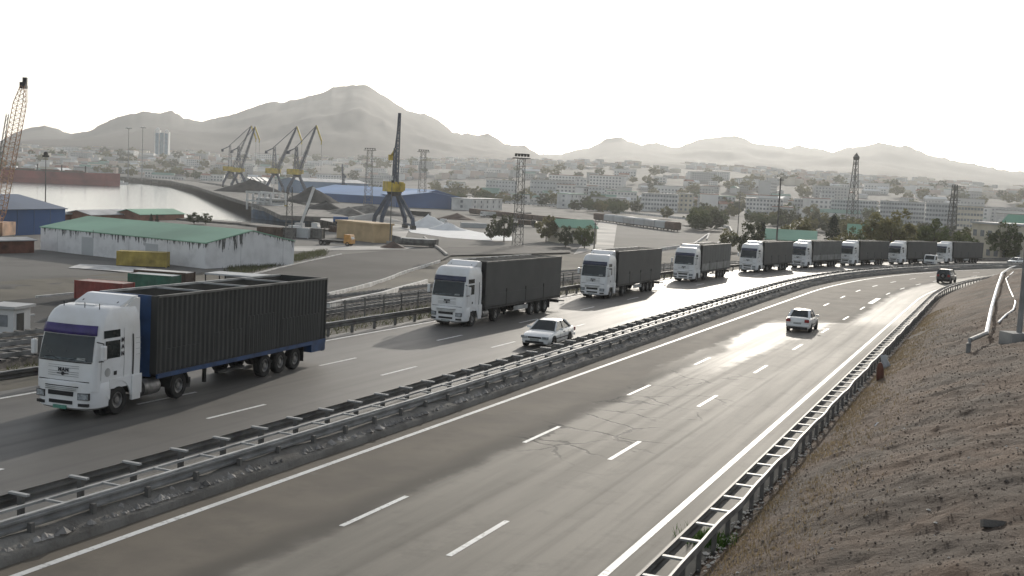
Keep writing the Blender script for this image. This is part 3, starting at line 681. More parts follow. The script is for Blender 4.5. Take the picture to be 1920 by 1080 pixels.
    for s_ in (-1, 1):
        if corr:
            n = int((T1-T0)/.078); poly = []
            for k in range(n+1):
                y = T0+(T1-T0)*k/n; o_ = .0 if (k // 2) % 2 == 0 else .045; poly.append((s_*(HW-.06+o_), y))
            poly += [(s_*(HW-.09), T1), (s_*(HW-.09), T0)]
            MB().prism(poly, ZB+.02, ZT-.06).build('side_panel', tm, r)
            # welded repair sheets and doors low on the side
            for y0, y1, z1 in ((4.1, 6.4, 2.0), (7.3, 9.3, 2.3), (9.6, 11.9, 2.75), (12.4, 15.9, 2.4)):
                poly = []; n2 = int((y1-y0)/.078)
                for k in range(n2+1): poly.append((s_*(HW-.035+(.0 if (k // 2) % 2 == 0 else .045)), y0+(y1-y0)*k/n2))
                MB().prism(poly+[(s_*(HW-.05), y1), (s_*(HW-.05), y0)], ZB+.05, z1).build('repair_sheet', tm, r)
            MB().bbox(s_*HW-.05, s_*HW+.03, T0, T1, ZB-.14, ZB+.02).build('side_beam', M_blue, r)
        else:
            MB().bbox(s_*(HW-.02)-.02, s_*(HW-.02)+.02, T0, T1, ZB+.02, ZT-.05).build('side_panel', tm, r)
            nb = 4; ys = np.linspace(T0+.05, T1-.05, nb+1)
            for k in range(nb):
                MB().bbox(s_*HW-.018, s_*HW+.022, ys[k]+.05, ys[k+1]-.05, ZB+.05, ZB+.82).build('drop_board', tm if style == 'plain' else M_rimmetal_d, r)
                if k: MB().bbox(s_*HW-.02, s_*HW+.035, ys[k]-.05, ys[k]+.05, ZB+.02, ZB+1.05).build('side_post', M_dark, r)
            if style == 'panels':
                for y in np.arange(T0+.9, T1-.3, 1.25): MB().bbox(s_*HW-.01, s_*HW+.012, y, y+.03, ZB+.85, ZT-.1).build('tarp_seam', M_tarp, r)
            MB().bbox(s_*HW-.04, s_*HW+.04, T0, T1, ZB-.15, ZB+.02).build('side_beam', M_dark, r)
        MB().bbox(s_*(HW-.04)-.06, s_*(HW-.04)+.06, T0, T1, ZT-.06, ZT+.02).build('top_rail', M_steel_dk if s_ > 0 else M_rimmetal, r)
    MB().bbox(-HW, HW if not corr else .98, T0-.06, T0+.02, ZB-.1, ZT+.01).build('headboard', M_blue if corr else M_dark, r)
    if corr: MB().bbox(.98, HW, T0-.05, T0+.02, ZB+.02, ZT).build('corner_panel', M_corr, r)
    MB().bbox(-HW, HW, T1-.04, T1+.04, ZB+.02, ZT).build('tail_door', tm, r)
    ins = MB(); ins.bbox(-HW+.1, -HW+.12, T0+.05, T1-.06, ZB+.14, ZT-.08); ins.bbox(HW-.135, HW-.115, T0+.05, T1-.06, ZB+.14, ZT-.08); ins.build('inner_lining', M_tarpd, r)
    nb = 4 if corr else 11
    for k in range(1, nb): MB().bbox(-HW+.06, HW-.06, T0+(T1-T0)*k/nb-.05, T0+(T1-T0)*k/nb+.05, ZT-.07, ZT-.005).build('roof_bow', M_rimmetal if corr else M_steel_dk, r)
    MB().bbox(-1.2, 1.2, T1-.12, T1+.06, .55, .78).build('rear_underrun', M_blue if corr else M_dark, r)
    if corr: MB().bbox(.2, 1.24, T1-1.25, T1+.07, .60, 1.0).build('tool_box', M_blue, r)
    for s_ in (-1, 1):
        MB().bbox(s_*1.02-.03, s_*1.02+.03, 5.9, 5.98, .35, 1.0).build('landing_leg', M_dark, r) if False else MB().bar((s_*.8, 7.3, .3), (s_*.8, 7.3, 1.0), .12).build('landing_leg', M_dark, r)
        MB().bbox(s_*1.0-.26, s_*1.0+.26, 14.5, 14.53, .3, .95).build('mud_flap', M_black, r)
        if style == 'plain': MB().bbox(s_*1.2-.03, s_*1.2+.03, 8.0, 10.4, .55, .85).build('pallet_box', M_rimmetal, r)
        else: MB().bbox(s_*1.1-.1, s_*1.1+.1, 7.7, 9.6, .62, .72).build('side_guard', M_dark, r)
    if style != 'corrugated':
        MB().tube([(1.2, T1+.02, .7), (1.45, T1+.5, .66)], .05, 6).build('rear_lamp_arm', M_black, r)
    return r
M_rimmetal_d = mat('drop_board_grey', (.20, .205, .20), .55, .2, .2, 1.)
TRUCKS = [ # s, u, heading offset deg, style, label
 (36.6, -10.9, -5.0, 'corrugated', 'white truck with purple visor and black corrugated trailer, first in the convoy'),
 (70.9, -13.3, 0, 'plain', 'white truck with dark grey box trailer behind the white sedan, second in the convoy'),
 (99.2, -13.25, 0, 'plain', 'white truck with bluish visor and dark box trailer, third in the convoy'),
 (129.2, -13.15, 0, 'panels', 'white truck with paler grey panelled trailer, fourth in the convoy'),
 (155.9, -13.45, 0, 'plain', 'white truck with dark box trailer, fifth in the convoy'),
 (176.2, -13.65, 0, 'panels', 'white truck with grey panelled trailer, sixth in the convoy'),
 (194.6, -13.4, 0, 'plain', 'white truck with dark trailer in front of the bushy olive tree, seventh in the convoy'),
 (213.2, -13.1, 0, 'plain', 'white truck with dark trailer partly behind the small flatbed lorry, eighth in the convoy'),
 (232.5, -13.3, 0, 'plain', 'white truck with dark trailer at the far end of the convoy')]
protos = {}
PITCH_R = lambda s: -.0152*math.cos(heading(s))
for s, u, dh, st, lab in TRUCKS:
    if st not in protos: protos[st] = t = make_truck(st)
    else: t = copy_tree(protos[st])
    t.location = tuple(road_pt(s, u, .008)); t.rotation_euler = (PITCH_R(s), 0, -heading(s)-R(dh)); tag(t, lab, 'truck', 'trucks of the convoy')
#@@CARS
# ================================================================== CARS
def car_loft(st, taper=.06):
    """st: (y, half width, z sill, z belt/shoulder, z top) -> body shell"""
    rings = []
    for y, w_, z0, zb, zt in st:
        h = [(0, z0), (w_*.86, z0), (w_*.98, z0+.12), (w_, (z0+zb)/2), (w_*.97, zb-.04), (w_*.90, zb+(zt-zb)*.55), (w_*.72, zt-.004), (w_*.35, zt+.012), (0, zt+.016)]
        rings.append([(x, y, z) for x, z in h]+[(-x, y, z) for x, z in reversed(h[1:-1])])
    return MB().loft(rings)
def make_car(name, st, house, wb, wr, paint, rear_lights, wagon=False, spare=False):
    """house: list of (y, z, half width) along the roof line, first and last at the belt; local y grows to the REAR"""
    r = empty(name); body = car_loft(st).build('body', paint, r, True); W = max(a[1] for a in st)
    belt = house[0][1]
    # glasshouse
    g = []
    for y, z, w_ in house[1:-1]: g.append((y, z, w_))
    y0, yb0 = house[0][0], house[0][1]; y1, yb1 = house[-1][0], house[-1][1]; wb0 = house[0][2]
    gl = MB(); A = [(s_*wb0, y0, yb0) for s_ in (-1, 1)]; Bq = [(s_*house[-1][2], y1, yb1) for s_ in (-1, 1)]
    (ra, rz, rw), (rb_, rz2, rw2) = g[0], g[-1]
    RA = [(s_*rw, ra, rz) for s_ in (-1, 1)]; RB = [(s_*rw2, rb_, rz2) for s_ in (-1, 1)]
    gl.add(A+Bq+RA+RB, [(0, 1, 5, 4), (2, 6, 7, 3), (0, 4, 6, 2), (1, 3, 7, 5), (4, 5, 7, 6), (0, 2, 3, 1)])
    gl.build('windows', M_glass, r)
    # roof
    mid = [(ra+(rb_-ra)*t, rz+(rz2-rz)*t+.05*math.sin(math.pi*t), rw+(rw2-rw)*t) for t in (0, .15, .4, .7, .9, 1)]
    rings = [[(-w_-.01, y, z-.03), (-w_*.8, y, z+.025), (0, y, z+.04), (w_*.8, y, z+.025), (w_+.01, y, z-.03), (0, y, z-.035)] for y, z, w_ in mid]
    rf = MB().loft(rings).build('roof', paint, r, True)
    for s_ in (-1, 1):
        k = 0 if s_ < 0 else 1
        MB().bar(A[k], RA[k], .07, .06).build('windscreen_pillar', paint, r); MB().bar(Bq[k], RB[k], .16, .07).build('rear_pillar', paint, r)
        yc = ra+(rb_-ra)*.52; t = .52
        MB().bar((s_*(wb0+.005), yc, yb0), (s_*(rw+.005), yc, rz), .09, .03).build('door_pillar', M_black if not wagon else paint, r)
        if wagon: MB().bar((s_*(wb0+.005), yc+.9, yb0), (s_*(rw+.005), yc+.85, rz), .1, .03).build('door_pillar', paint, r)
        MB().box((s_*(W+.09), y0+.42, belt+.09), (.2, .1, .13)).build('wing_mirror', paint, r)
        for yy in (yc, ra-.15, rb_+.1 if not wagon else yc+.9): MB().bbox(s_*W-.004 if s_ > 0 else -W-.003, s_*W+.003 if s_ > 0 else -W+.004, yy-.006, yy+.006, .42, belt-.05).build('door_gap', M_black, r)
        MB().bbox(s_*W-.012, s_*W+.012, yc-.26, yc-.08, belt-.13, belt-.10).build('door_handle', M_black, r)
        MB().bbox(s_*W-.012, s_*W+.01, st[0][0]+.9, st[-1][0]-.9, .48, .53).build('side_strip', M_black if not wagon else M_steel_dk, r)
    ym, yM = st[0][0], st[-1][0]
    # front
    for s_ in (-1, 1):
        MB().box((s_*W*.70, ym+.03, st[1][3]-.06), (.36, .12, .13), rz=s_*.16).build('headlight', M_lamp, r)
        MB().box((s_*W*.74, yM-.02, st[-2][3]-.10), (.30, .10, .20 if not wagon else .3), rz=-s_*.12).build('tail_light', rear_lights, r)
    MB().bbox(-W*.45, W*.45, ym-.015, ym+.06, st[1][3]-.11, st[1][3]-.02).build('grille', M_black, r)
    MB().bbox(-W*.6, W*.6, ym-.03, ym+.06, .30, .40).build('air_intake', M_black, r)
    MB().bbox(-.26, .26, ym-.04, ym, .42, .53).build('number_plate', M_plate2, r); MB().bbox(-.26, .26, yM, yM+.035, st[-1][3]-.22, st[-1][3]-.1).build('number_plate', M_plate2, r)
    bp = MB(); bp.bbox(-W*.92, W*.92, yM-.1, yM+.06, .38, .56); q = bp.build('rear_bumper', paint if not wagon else M_dark, r); bv = q.modifiers.new('b', 'BEVEL'); bv.width = .04
    MB().bbox(-W*.8, W*.8, yM-.3, yM+.01, .22, .37).build('under_tray', M_dark, r)
    wm = wheel_mesh(wr, .2, wr*.62, False)
    for y in wb:
        for s_ in (-1, 1):
            MB().lathe([(s_*(W-.20), wr*1.17), (s_*(W+.002), wr*1.17)], (0, y, wr+.02), 'X', 20).build('wheel_arch', M_black, r)
            wheel(r, s_*(W-.085), y, wr, wm, s_)
    if spare:
        MB().lathe([(0, .1), (.02, .34), (.2, .36), (.22, .2)], (0, yM+.03, .95), 'Y', 20).build('spare_wheel', M_tyre, r, True); MB().lathe([(.2, .18), (.235, .18)], (0, yM+.03, .95), 'Y', 14).build('spare_cover', M_rim, r)
    return r
M_tail = mat('tail_lamp_red', (.28, .02, .018), .3, 0, .2, 9.)
M_suv = mat('dark_suv_paint', (.075, .08, .085), .3, .2, .1, 2., coat=.5)
sed = make_car('sedan', [(0, .55, .32, .60, .64), (.12, .78, .24, .66, .70), (.5, .85, .2, .72, .80), (1.35, .87, .2, .82, .90), (2.4, .88, .2, .88, .94), (3.5, .87, .2, .9, .96), (4.2, .85, .22, .9, .97), (4.55, .80, .26, .86, .94), (4.68, .70, .34, .72, .80)],
    [(1.25, .90, .74), (2.0, 1.36, .56), (3.15, 1.38, .56), (3.95, .96, .70)], (.85, 3.52), .31, M_carwhite, M_tail)
def put_car(o, s, u, facing_us, label, cat='car', dh=0):
    o.location = tuple(road_pt(s, u, .006)); o.rotation_euler = (PITCH_R(s) if facing_us else -PITCH_R(s), 0, -heading(s)-R(dh)+(0 if facing_us else math.pi)); return tag(o, label, cat)
put_car(sed, 65.2, -5.05, True, 'white four door sedan overtaking the convoy beside the median guardrail', dh=-2)
hat = make_car('sedan', [(0, .6, .34, .64, .70), (.1, .74, .26, .68, .74), (.5, .80, .22, .74, .82), (1.2, .82, .22, .84, .93), (2.2, .83, .22, .90, .95), (3.4, .83, .22, .93, 1.0), (4.0, .80, .24, .93, 1.02), (4.15, .76, .28, .90, .98), (4.2, .70, .36, .78, .88)],
    [(1.15, .93, .70), (1.8, 1.40, .55), (3.0, 1.41, .55), (3.65, 1.0, .68)], (.78, 3.24), .29, M_carwhite, M_tail)
put_car(hat, 90.2, 5.45, False, 'white compact saloon driving away on the shiny carriageway')
suv = make_car('off_road_car', [(0, .7, .42, .82, .92), (.1, .84, .36, .88, .98), (.5, .87, .34, .95, 1.04), (1.3, .88, .34, 1.05, 1.10), (2.3, .88, .34, 1.1, 1.14), (3.6, .88, .34, 1.1, 1.15), (4.2, .87, .36, 1.1, 1.15), (4.3, .84, .42, 1.05, 1.1)],
    [(1.25, 1.10, .78), (1.75, 1.72, .68), (4.1, 1.74, .68), (4.28, 1.10, .78)], (.85, 3.4), .37, M_suv, M_tail, True, True)
put_car(suv, 168.5, 8.7, False, 'dark off road car with a spare wheel on its back door')
far = copy_tree(sed); put_car(far, 250, -7.6, True, 'distant white saloon coming round the bend beyond the last truck')
# small flatbed lorry in front of the eighth truck
def flatbed():
    r = empty('flatbed_lorry'); c = MB()
    pr = [(.0, .5), (-.02, 1.15), (.30, 1.95), (.45, 2.02), (1.55, 2.02), (1.62, 1.9), (1.62, .5)]
    c.prism(pr, -.92, .92, 'X'); cb = c.build('cab', M_carwhite, r); bv = cb.modifiers.new('b', 'BEVEL'); bv.width = .07; bv.segments = 2
    n_ = Vector((0, -.8, .32)).normalized()
    MB().add([(-.8, .005, 1.22), (.8, .005, 1.22), (.74, .262, 1.9), (-.74, .262, 1.9)], [(0, 1, 2, 3)]).build('windscreen', M_glass, r)
    for s_ in (-1, 1):
        MB().add([(s_*.925, .22, 1.2), (s_*.925, 1.15, 1.2), (s_*.925, 1.15, 1.8), (s_*.925, .42, 1.8)], [(0, 1, 2, 3)]).build('door_window', M_glass, r); MB().box((s_*.66, -.02, .75), (.3, .06, .18)).build('headlight', M_lamp, r)
        MB().bbox(s_*.93-.03, s_*.93+.03, 1.8, 4.9, .95, 1.35).build('drop_board', M_carwhite, r); MB().tube([(s_*.9, .2, 1.6), (s_*1.15, .1, 1.6), (s_*1.15, .1, 1.3)], .025, 5).build('mirror', M_black, r)
    MB().bbox(-.95, .95, 1.78, 4.92, .85, .95).build('load_bed', M_carwhite, r); MB().bbox(-.92, .92, 4.86, 4.93, .95, 1.35).build('tailgate', M_carwhite, r); MB().bbox(-.35, .35, .9, 4.8, .55, .84).build('chassis', M_dark, r)
    MB().bbox(-.9, .9, -.06, .1, .38, .56).build('bumper', M_dark, r); MB().bbox(-.5, .5, -.035, .02, .66, .86).build('grille', M_black, r)
    wm = wheel_mesh(.36, .2, .22, False)
    for y in (.8, 3.7):
        for s_ in (-1, 1): wheel(r, s_*.8, y, .36, wm, s_)
    return r
put_car(flatbed(), 213.5, -6.9, True, 'small white flatbed lorry beside the eighth truck', 'lorry', dh=-4)
#@@PORT
# ================================================================== PORT: sheds, cranes, ships, yard
M_green = mat('green_roof', (.21, .38, .27), .7, 0, .14, .05); M_bluew = mat('blue_cladding', (.035, .095, .24), .6, 0, .12, .05); M_bluer = mat('blue_grey_roof', (.10, .135, .20), .6, 0, .12, .05)
M_rust = mat('rust', (.15, .06, .04), .8, .1, .3, .5); M_red = mat('red_oxide_hull', (.24, .05, .045), .7, 0, .25, .05); M_redc = mat('red_container', (.24, .05, .04), .65, 0, .2, .6)
M_greenc = mat('green_container', (.035, .13, .085), .65, 0, .2, .6); M_yelc = mat('yellow_container', (.36, .27, .06), .65, 0, .2, .6); M_tan = mat('tan_cladding', (.50, .36, .20), .75, 0, .1, .3)
M_plaster = mat('white_plaster', (.60, .59, .57), .9, 0, .12, .2); M_cream = mat('cream_plaster', (.55, .50, .40), .9, 0, .1, .2); M_pale = mat('pale_panel', (.45, .46, .46), .9, 0, .1, .1)
M_win = mat('hazed_windows', (.19, .20, .21), .25, 0, .2, 1.); M_roofgrey = mat('grey_roof_sheet', (.42, .42, .42), .55, .2, .15, .2); M_orange = mat('lattice_orange', (.38, .22, .13), .6, .1, .25, .4)  # window grey is lightened to paint in haze and reflected sky
M_coal = mat('coal', (.035, .034, .034), .9, 0, .3, .3, bump=.5, bscale=2); M_salt = mat('white_salt', (.75, .75, .74), .9, 0, .05, .4, bump=.3, bscale=2); M_sand = mat('pale_concrete_apron', (.40, .38, .35), .9, 0, .2, .06)
M_brick = mat('brick_wall', (.26, .13, .09), .9, 0, .2, .3); M_brown = mat('brown_wagon', (.10, .062, .045), .8, 0, .25, .4); M_bark = mat('bark', (.07, .055, .04), .9, 0, .2, 3.)
M_gwin = mat('blue_glass_wall', (.12, .2, .26), .3, 0, .2, .3); M_asph = mat('yard_asphalt', (.043, .042, .041), .9, 0, .2, .08, spec=.2); M_ballast = mat('ballast', (.12, .105, .09), .95, 0, .3, .6, bump=.5, bscale=8)

def local_frame(A, B):
    A = np.array(A[:2]); B = np.array(B[:2]); d = B-A; L = float(np.hypot(*d)); return math.atan2(d[1], d[0]), L
def gable_hall(name, label, cat, A, L, rz, W, he, hr, wall_m, roof_m, ridge='long', zb=None, over=.4, drip=False):
    """A: near-left base corner; x along the long wall, y to the back"""
    z = float(G(A[0], A[1])) if zb is None else zb
    r = empty(name, (A[0], A[1], z), rz, label, cat)
    m = MB()
    if ridge == 'long': prof = [(0, -.6), (W, -.6), (W, he), (W/2, hr-.06), (0, he)]; m.prism(prof, 0, L, 'X')
    else: prof = [(0, -.6), (L, -.6), (L, he), (L/2, hr-.06), (0, he)]; m.prism(prof, 0, W, 'Y')
    wl = m.build('wall', wall_m, r)
    if drip:
        me = wl.data; uvl = me.uv_layers.new(name='UVMap')
        for p in me.polygons:
            for li in p.loop_indices:
                c = me.vertices[me.loops[li].vertex_index].co
                top = he if abs(p.normal.y) > .5 else he+(hr-he)*(1-abs(c.y-W/2)/(W/2))
                uvl.data[li].uv = (c.x if abs(p.normal.y) > .5 else L+3+c.y, he-c.z if abs(p.normal.y) > .5 else top-c.z)
    rf = MB(); t = .16
    if ridge == 'long':
        k = (hr-he)/(W/2); rf.prism([(-over, he-over*k), (W/2, hr), (W+over, he-over*k), (W+over, he-over*k+t), (W/2, hr+t), (-over, he-over*k+t)], -over, L+over, 'X')
    else:
        k = (hr-he)/(L/2); rf.prism([(-over, he-over*k), (L/2, hr), (L+over, he-over*k), (L+over, he-over*k+t), (L/2, hr+t), (-over, he-over*k+t)], -over, W+over, 'Y')
    rf.build('roof', roof_m, r)
    return r
def block(name, label, cat, A, L, rz, W, H, wall_m, floors=0, cols=0, roof_m=None, win_m=None, zb=None, group=None, ww=1.5, wh=1.5, faces=('front', 'left', 'right')):
    z = float(G(A[0], A[1])) if zb is None else zb
    r = empty(name, (A[0], A[1], z), rz, label, cat, group)
    MB().bbox(0, L, 0, W, -2, H).build('wall', wall_m, r)
    MB().bbox(-.35, L+.35, -.35, W+.35, H, H+.45).build('roof', roof_m or M_roofgrey, r)
    if floors:
        m = MB(); fh = (H-.6)/floors
        for f in range(floors):
            zc = .6+fh*(f+.5)
            for c in range(cols): x = L*(c+.5)/cols; m.bbox(x-ww/2, x+ww/2, -.05, .1, zc-wh/2, zc+wh/2)
            nc = max(1, int(cols*W/L))
            for c in range(nc):
                y = W*(c+.5)/nc; m.bbox(-.05, .1, y-ww/2, y+ww/2, zc-wh/2, zc+wh/2); m.bbox(L-.1, L+.05, y-ww/2, y+ww/2, zc-wh/2, zc+wh/2)
        tag(m.build('window', win_m or M_win, r), kind='stuff')
    return r
def gz(p): return np.array([p[0], p[1], float(G(p[0], p[1]))])
Y_ = lambda a, b: at_z(a, b, YARD)
# white warehouse with green roof
N, Lc, Rc = Y_(385, 504), Y_(76, 468), Y_(551, 483)
rz, L = local_frame(Lc, N); W = 20.5
wh = gable_hall('warehouse', 'long whitewashed warehouse with faded green roof and black drip streaks', 'warehouse', Lc, L, rz, W, 4.15, 6.1, M_drip, M_green, drip=True, over=.15)
me_d = MB().bbox(-1.6, 1.6, -.06, .02, 0, 3.2).mesh('door', M_pale)
for x in (L*.31, L*.7): link('door', me_d, wh, (x, -.01, 0))
MB().tube([(L*.36, -.5, 4.6), (L*.36, -.5, 3.2)], .05, 5).build('vent_pipe', M_steel_dk, wh)
# blue shed at the left edge
A, B = Y_(-190, 452), Y_(122, 437); rz, L = local_frame(A, B)
bs = gable_hall('storage_shed', 'big blue metal shed with grey roof at the left edge', 'shed', A, L, rz, 26, 5.6, 8.2, M_bluew, M_bluer)
for k in range(9): MB().bbox(L*k/9+.1, L*k/9+.2, -.05, .02, 0, 5.5).build('cladding_rib', M_bluer, bs)
# rusty shed
A, B = Y_(-60, 477), Y_(64, 474); rz, L = local_frame(A, B); gable_hall('lean_to', 'low rust brown shed with pale roof beside the blue shed', 'shed', A, L, rz, 6, 2.2, 2.5, M_rust, M_roofgrey)
# brick buildings behind the green roof
for a, b, h, hr, wm, rm, lab in (((170, 414), (258, 411), 1.6, 2.7, M_brick, M_roofgrey, 'brick harbour building with pale tin roof behind the green roofed warehouse'), ((262, 414), (345, 412), 1.8, 3.1, M_brick, M_green, 'brick harbour building with dark green roof at the water edge')):
    A, B = Y_(*a), Y_(*b); rz, L = local_frame(A, B); gable_hall('harbour_building', lab, 'building', A, L, rz, 9, h, hr, wm, rm)
A, B = Y_(124, 412), Y_(168, 411); rz, L = local_frame(A, B); block('brick_store', 'small dark red store between the blue shed and the tin roof', 'building', A, L, rz, 6, 1.5, M_rust)
def container(label, p, L, rz, m, z=None, name='shipping_container', roof=None, W=2.44, H=2.5):
    p = gz(p) if z is None else np.array([p[0], p[1], z]); r = empty(name, p, rz, label, 'container')
    for k, (y0, y1) in enumerate(((0, .06), (W-.06, W))):
        n = int(L/.18); poly = [(L*i/n, (y0 if k == 0 else y1-.04)+(.04 if (i//2) % 2 else 0)) for i in range(n+1)]
        poly += [(L, y1 if k == 0 else y0-.0), (0, y1 if k == 0 else y0-.0)]
        MB().prism(poly, .15, H-.12, 'Z').build('side_wall', m, r)
    MB().bbox(.02, .1, .05, W-.05, .15, H-.1).build('end_wall', m, r); MB().bbox(L-.1, L-.02, .05, W-.05, .15, H-.1).build('end_door', m, r)
    MB().bbox(.05, L-.05, .05, W-.05, H-.1, H-.03).build('roof', roof or m, r); MB().bbox(0, L, 0, W, 0, .15).build('floor', M_dark, r)
    for x in (0, L):
        for y in (0, W): MB().box((x, y, H/2), (.16, .16, H)).build('corner_post', m, r)
    for y in (0, W): MB().box((L/2, y, H-.08), (L, .12, .14)).build('top_rail', m, r)
    return r
A, B = Y_(219, 499), Y_(310, 503); rz, L = local_frame(A, B); container('weathered yellow container standing by the white warehouse wall', A, L, rz+.06, M_yelc)
container('red container with pale pinkish roof standing behind the first truck', hit(141, 525, 2.5), 6.4, R(-16), M_redc, roof=mat('pink_rust', (.42, .3, .27), .8))
container('long green container behind the red container', hit(241, 512, 2.5), 6.06, R(-14), M_greenc, roof=M_pale)
container('brown container with whitish tarpaulin roof behind the green container', hit(252, 505, 2.5), 7.6, R(-14), M_brown, roof=M_kerb)
# row of grey containers along the near quay
for k in range(4):
    A = Y_(482+26*k, 444+.6*k); container(['rust brown container at the end of the row beyond the warehouse', 'dark grey container, second of the row beyond the warehouse', 'grey container, third of the row beyond the warehouse', 'grey container at the right end of the row beyond the warehouse'][k], A, 6.0, R(-8), [M_brown, M_steel_dk, M_pale, M_steel_dk][k], H=2.6)
# tan building and orange truck
A, B = Y_(631, 446), Y_(700, 455); rz, L = local_frame(A, B)
tb = block('tan_depot', 'tan flat roofed depot building on the port yard', 'building', A, L, rz, 5.5, 4.3, M_tan, 0, 0, M_tan)
def box_lorry(name, label, p, rz, cabm, bodym, L=6.5, flat=False):
    r = empty(name, gz(p), rz, label, 'truck'); c = MB().prism([(0, .6), (0, 1.6), (.35, 2.7), (1.9, 2.7), (1.9, .6)], -1.15, 1.15, 'X').build('cab', cabm, r)
    MB().add([(-1., -.01, 1.62), (1., -.01, 1.62), (.95, .33, 2.6), (-.95, .33, 2.6)], [(0, 1, 2, 3)]).build('windscreen', M_glass, r)
    MB().bbox(-.5, .5, 1., L, .7, 1.0).build('chassis', M_dark, r)
    if flat: MB().bbox(-1.2, 1.2, 2.2, L, 1.02, 1.25).build('load_bed', bodym, r)
    else: MB().bbox(-1.2, 1.2, 2.1, L, 1.02, 2.6).build('load_body', bodym, r)
    for y in (1.0, L-1.6, L-.6):
        for s_ in (-1, 1): wheel(r, s_*1.0, y, .5, None, s_)
    return r
box_lorry('flatbed_truck', 'orange flatbed truck parked in front of the tan depot', Y_(662, 462), R(76), mat('orange_paint', (.5, .25, .06), .5), M_dark, 8.2, True)
# portal crane -------------------------------------------------------------
def lattice(m, a, b, wa, wb, n, t, diag=True):
    a, b = Vector(a), Vector(b); d = (b-a).normalized(); u = Vector((0, 0, 1)) if abs(d.z) < .9 else Vector((0, 1, 0)); x = d.cross(u).normalized(); y = x.cross(d)
    pts = [[a+(b-a)*(i/n)+(x*sx+y*sy)*(wa+(wb-wa)*i/n)/2 for sx, sy in ((-1, -1), (1, -1), (1, 1), (-1, 1))] for i in range(n+1)]
    for k in range(4): m.bar(pts[0][k], pts[n][k], t)
    for i in range(n):
        for k in range(4):
            if diag: m.bar(pts[i][k], pts[i+1][(k+1) % 4], t*.6)
            m.bar(pts[i+1][k], pts[i+1][(k+1) % 4], t*.6)
    return m
def portal_crane(label, p, rz, H, jib_az, scale=1., luff=None, house_m=M_yellow, hook=True, steep=.30, dark=M_bluegrey):
    r = empty('portal_crane', (p[0], p[1], p[2]), rz, label, 'crane', 'harbour portal cranes'); s = scale
    pb = 10.5*s; pw = 5.2*s
    for sx in (-1, 1):
        for sy in (-1, 1):
            l = MB(); l.bar((sx*pw, sy*pw, 1.2*s), (sx*pw*.95, sy*pw*.95, pb*.35), 1.1*s); l.bar((sx*pw*.95, sy*pw*.95, pb*.33), (sx*1.5*s, sy*1.5*s, pb), 1.0*s); l.build('leg', dark, r)
            MB().bbox(sx*pw-.6*s, sx*pw+.6*s, sy*pw-1.6*s, sy*pw+1.6*s, 0, 1.3*s).build('bogie', M_dark, r)
    for sx in (-1, 1): MB().bar((sx*pw, -pw, 1.4*s), (sx*pw, pw, 1.4*s), .7*s).build('sill_beam', dark, r)
    MB().lathe([(0, 2.0*s), (1.0*s, 2.4*s), (1.4*s, 2.4*s)], (0, 0, pb-.2), 'Z', 14).build('slewing_ring', M_dark, r)
    up = empty('upper_works', (0, 0, pb+1.2*s), jib_az); up.parent = r
    MB().bbox(-2.6*s, 2.6*s, -1.5*s, 5.6*s, 0, 3.2*s).build('machine_house', house_m, up)
    MB().bbox(1.2*s, 2.7*s, -3.0*s, -1.5*s, .5*s, 2.8*s).build('operator_cabin', house_m, up)
    tw = MB(); tw.prism([(-1.3*s, -1.2*s), (1.3*s, -1.2*s), (1.3*s, 1.4*s), (-1.3*s, 1.4*s)], 3.2*s, 3.25*s)
    top = H-pb-1.2*s
    lattice(tw, (0, .6*s, 3.2*s), (0, .9*s, top*.56), (1.2 if steep < .05 else 2.2)*s, (.7 if steep < .05 else 1.0)*s, 4, (.2 if steep < .05 else .28)*s); tw.build('tower', dark, up)
    tip = Vector((0, -(top*steep+2.5*s), top)); base = Vector((0, -1.4*s, 2.6*s))
    j = MB(); lattice(j, base, tip, (1.3 if steep < .05 else 1.9)*s, .6*s, 9, .2*s); j.bar(base, tip, (.12 if steep < .05 else .3)*s, (.16 if steep < .05 else .5)*s); j.build('jib', dark, up)
    hd = tip+Vector((0, -3.6*s, -9.0*s)); tl = tip+Vector((0, 5.5*s, -1.5*s))
    if luff is not False:
        k = MB(); k.bar(tip, hd, .7*s, 1.0*s); k.bar(hd, hd+Vector((0, .3*s, -2.0*s)), .5*s); k.build('trunk_arm', house_m, up)
    sb = MB(); sb.bar((0, 1.0*s, top*.56), tip, .35*s); sb.build('tie_bar', dark, up)
    cw = MB(); cw.bar((0, .9*s, top*.54), (0, 6*s, top*.46), .6*s); cw.box((0, 6*s, top*.44), (1.6*s, 1.6*s, 1.8*s)); cw.build('counterweight', house_m if luff is False else dark, up)
    if hook: MB().tube([hd, hd+Vector((0, 0, -H*.42))], .07*s, 4).build('hoist_rope', M_dark, up)
    return r
pc = Y_(737, 428); portal_crane('blue portal crane with yellow machine house standing on the near quay', pc, R(20), 36.5, R(0), 1., False, steep=.02, hook=False)
for px, D, ja, st, hh, lab in ((432, 1000, R(-90), .33, 55, 'left one of the three yellow and blue harbour cranes across the basin'), (515, 900, R(-112), .36, 52, 'middle one of the three yellow and blue harbour cranes across the basin'), (556, 840, R(-118), .30, 51, 'right one of the three yellow and blue harbour cranes across the basin')):
    q = at_z(px, 341.6+(px-960)*.047+(-YARD)/D*F_PX, YARD); c = portal_crane(lab, q, R(15), hh, ja+math.pi, 1.25, None, steep=st)
q = at_z(448, 354, YARD); portal_crane('fainter harbour crane half hidden behind the left yellow and blue crane', q, R(10), 53, R(70), 1.2, None, steep=.26)
q = at_z(643, 369, YARD); portal_crane('small dark blue crane in front of the long blue warehouse', q, R(10), 24, R(200), .62, False, steep=.12, house_m=M_bluegrey, hook=False)
q = at_z(374, 333, YARD); portal_crane('small dark crane on the far quay behind the light masts', q, R(10), 36, R(190), .9, False, steep=.12, house_m=M_dark, hook=False, dark=M_dark)
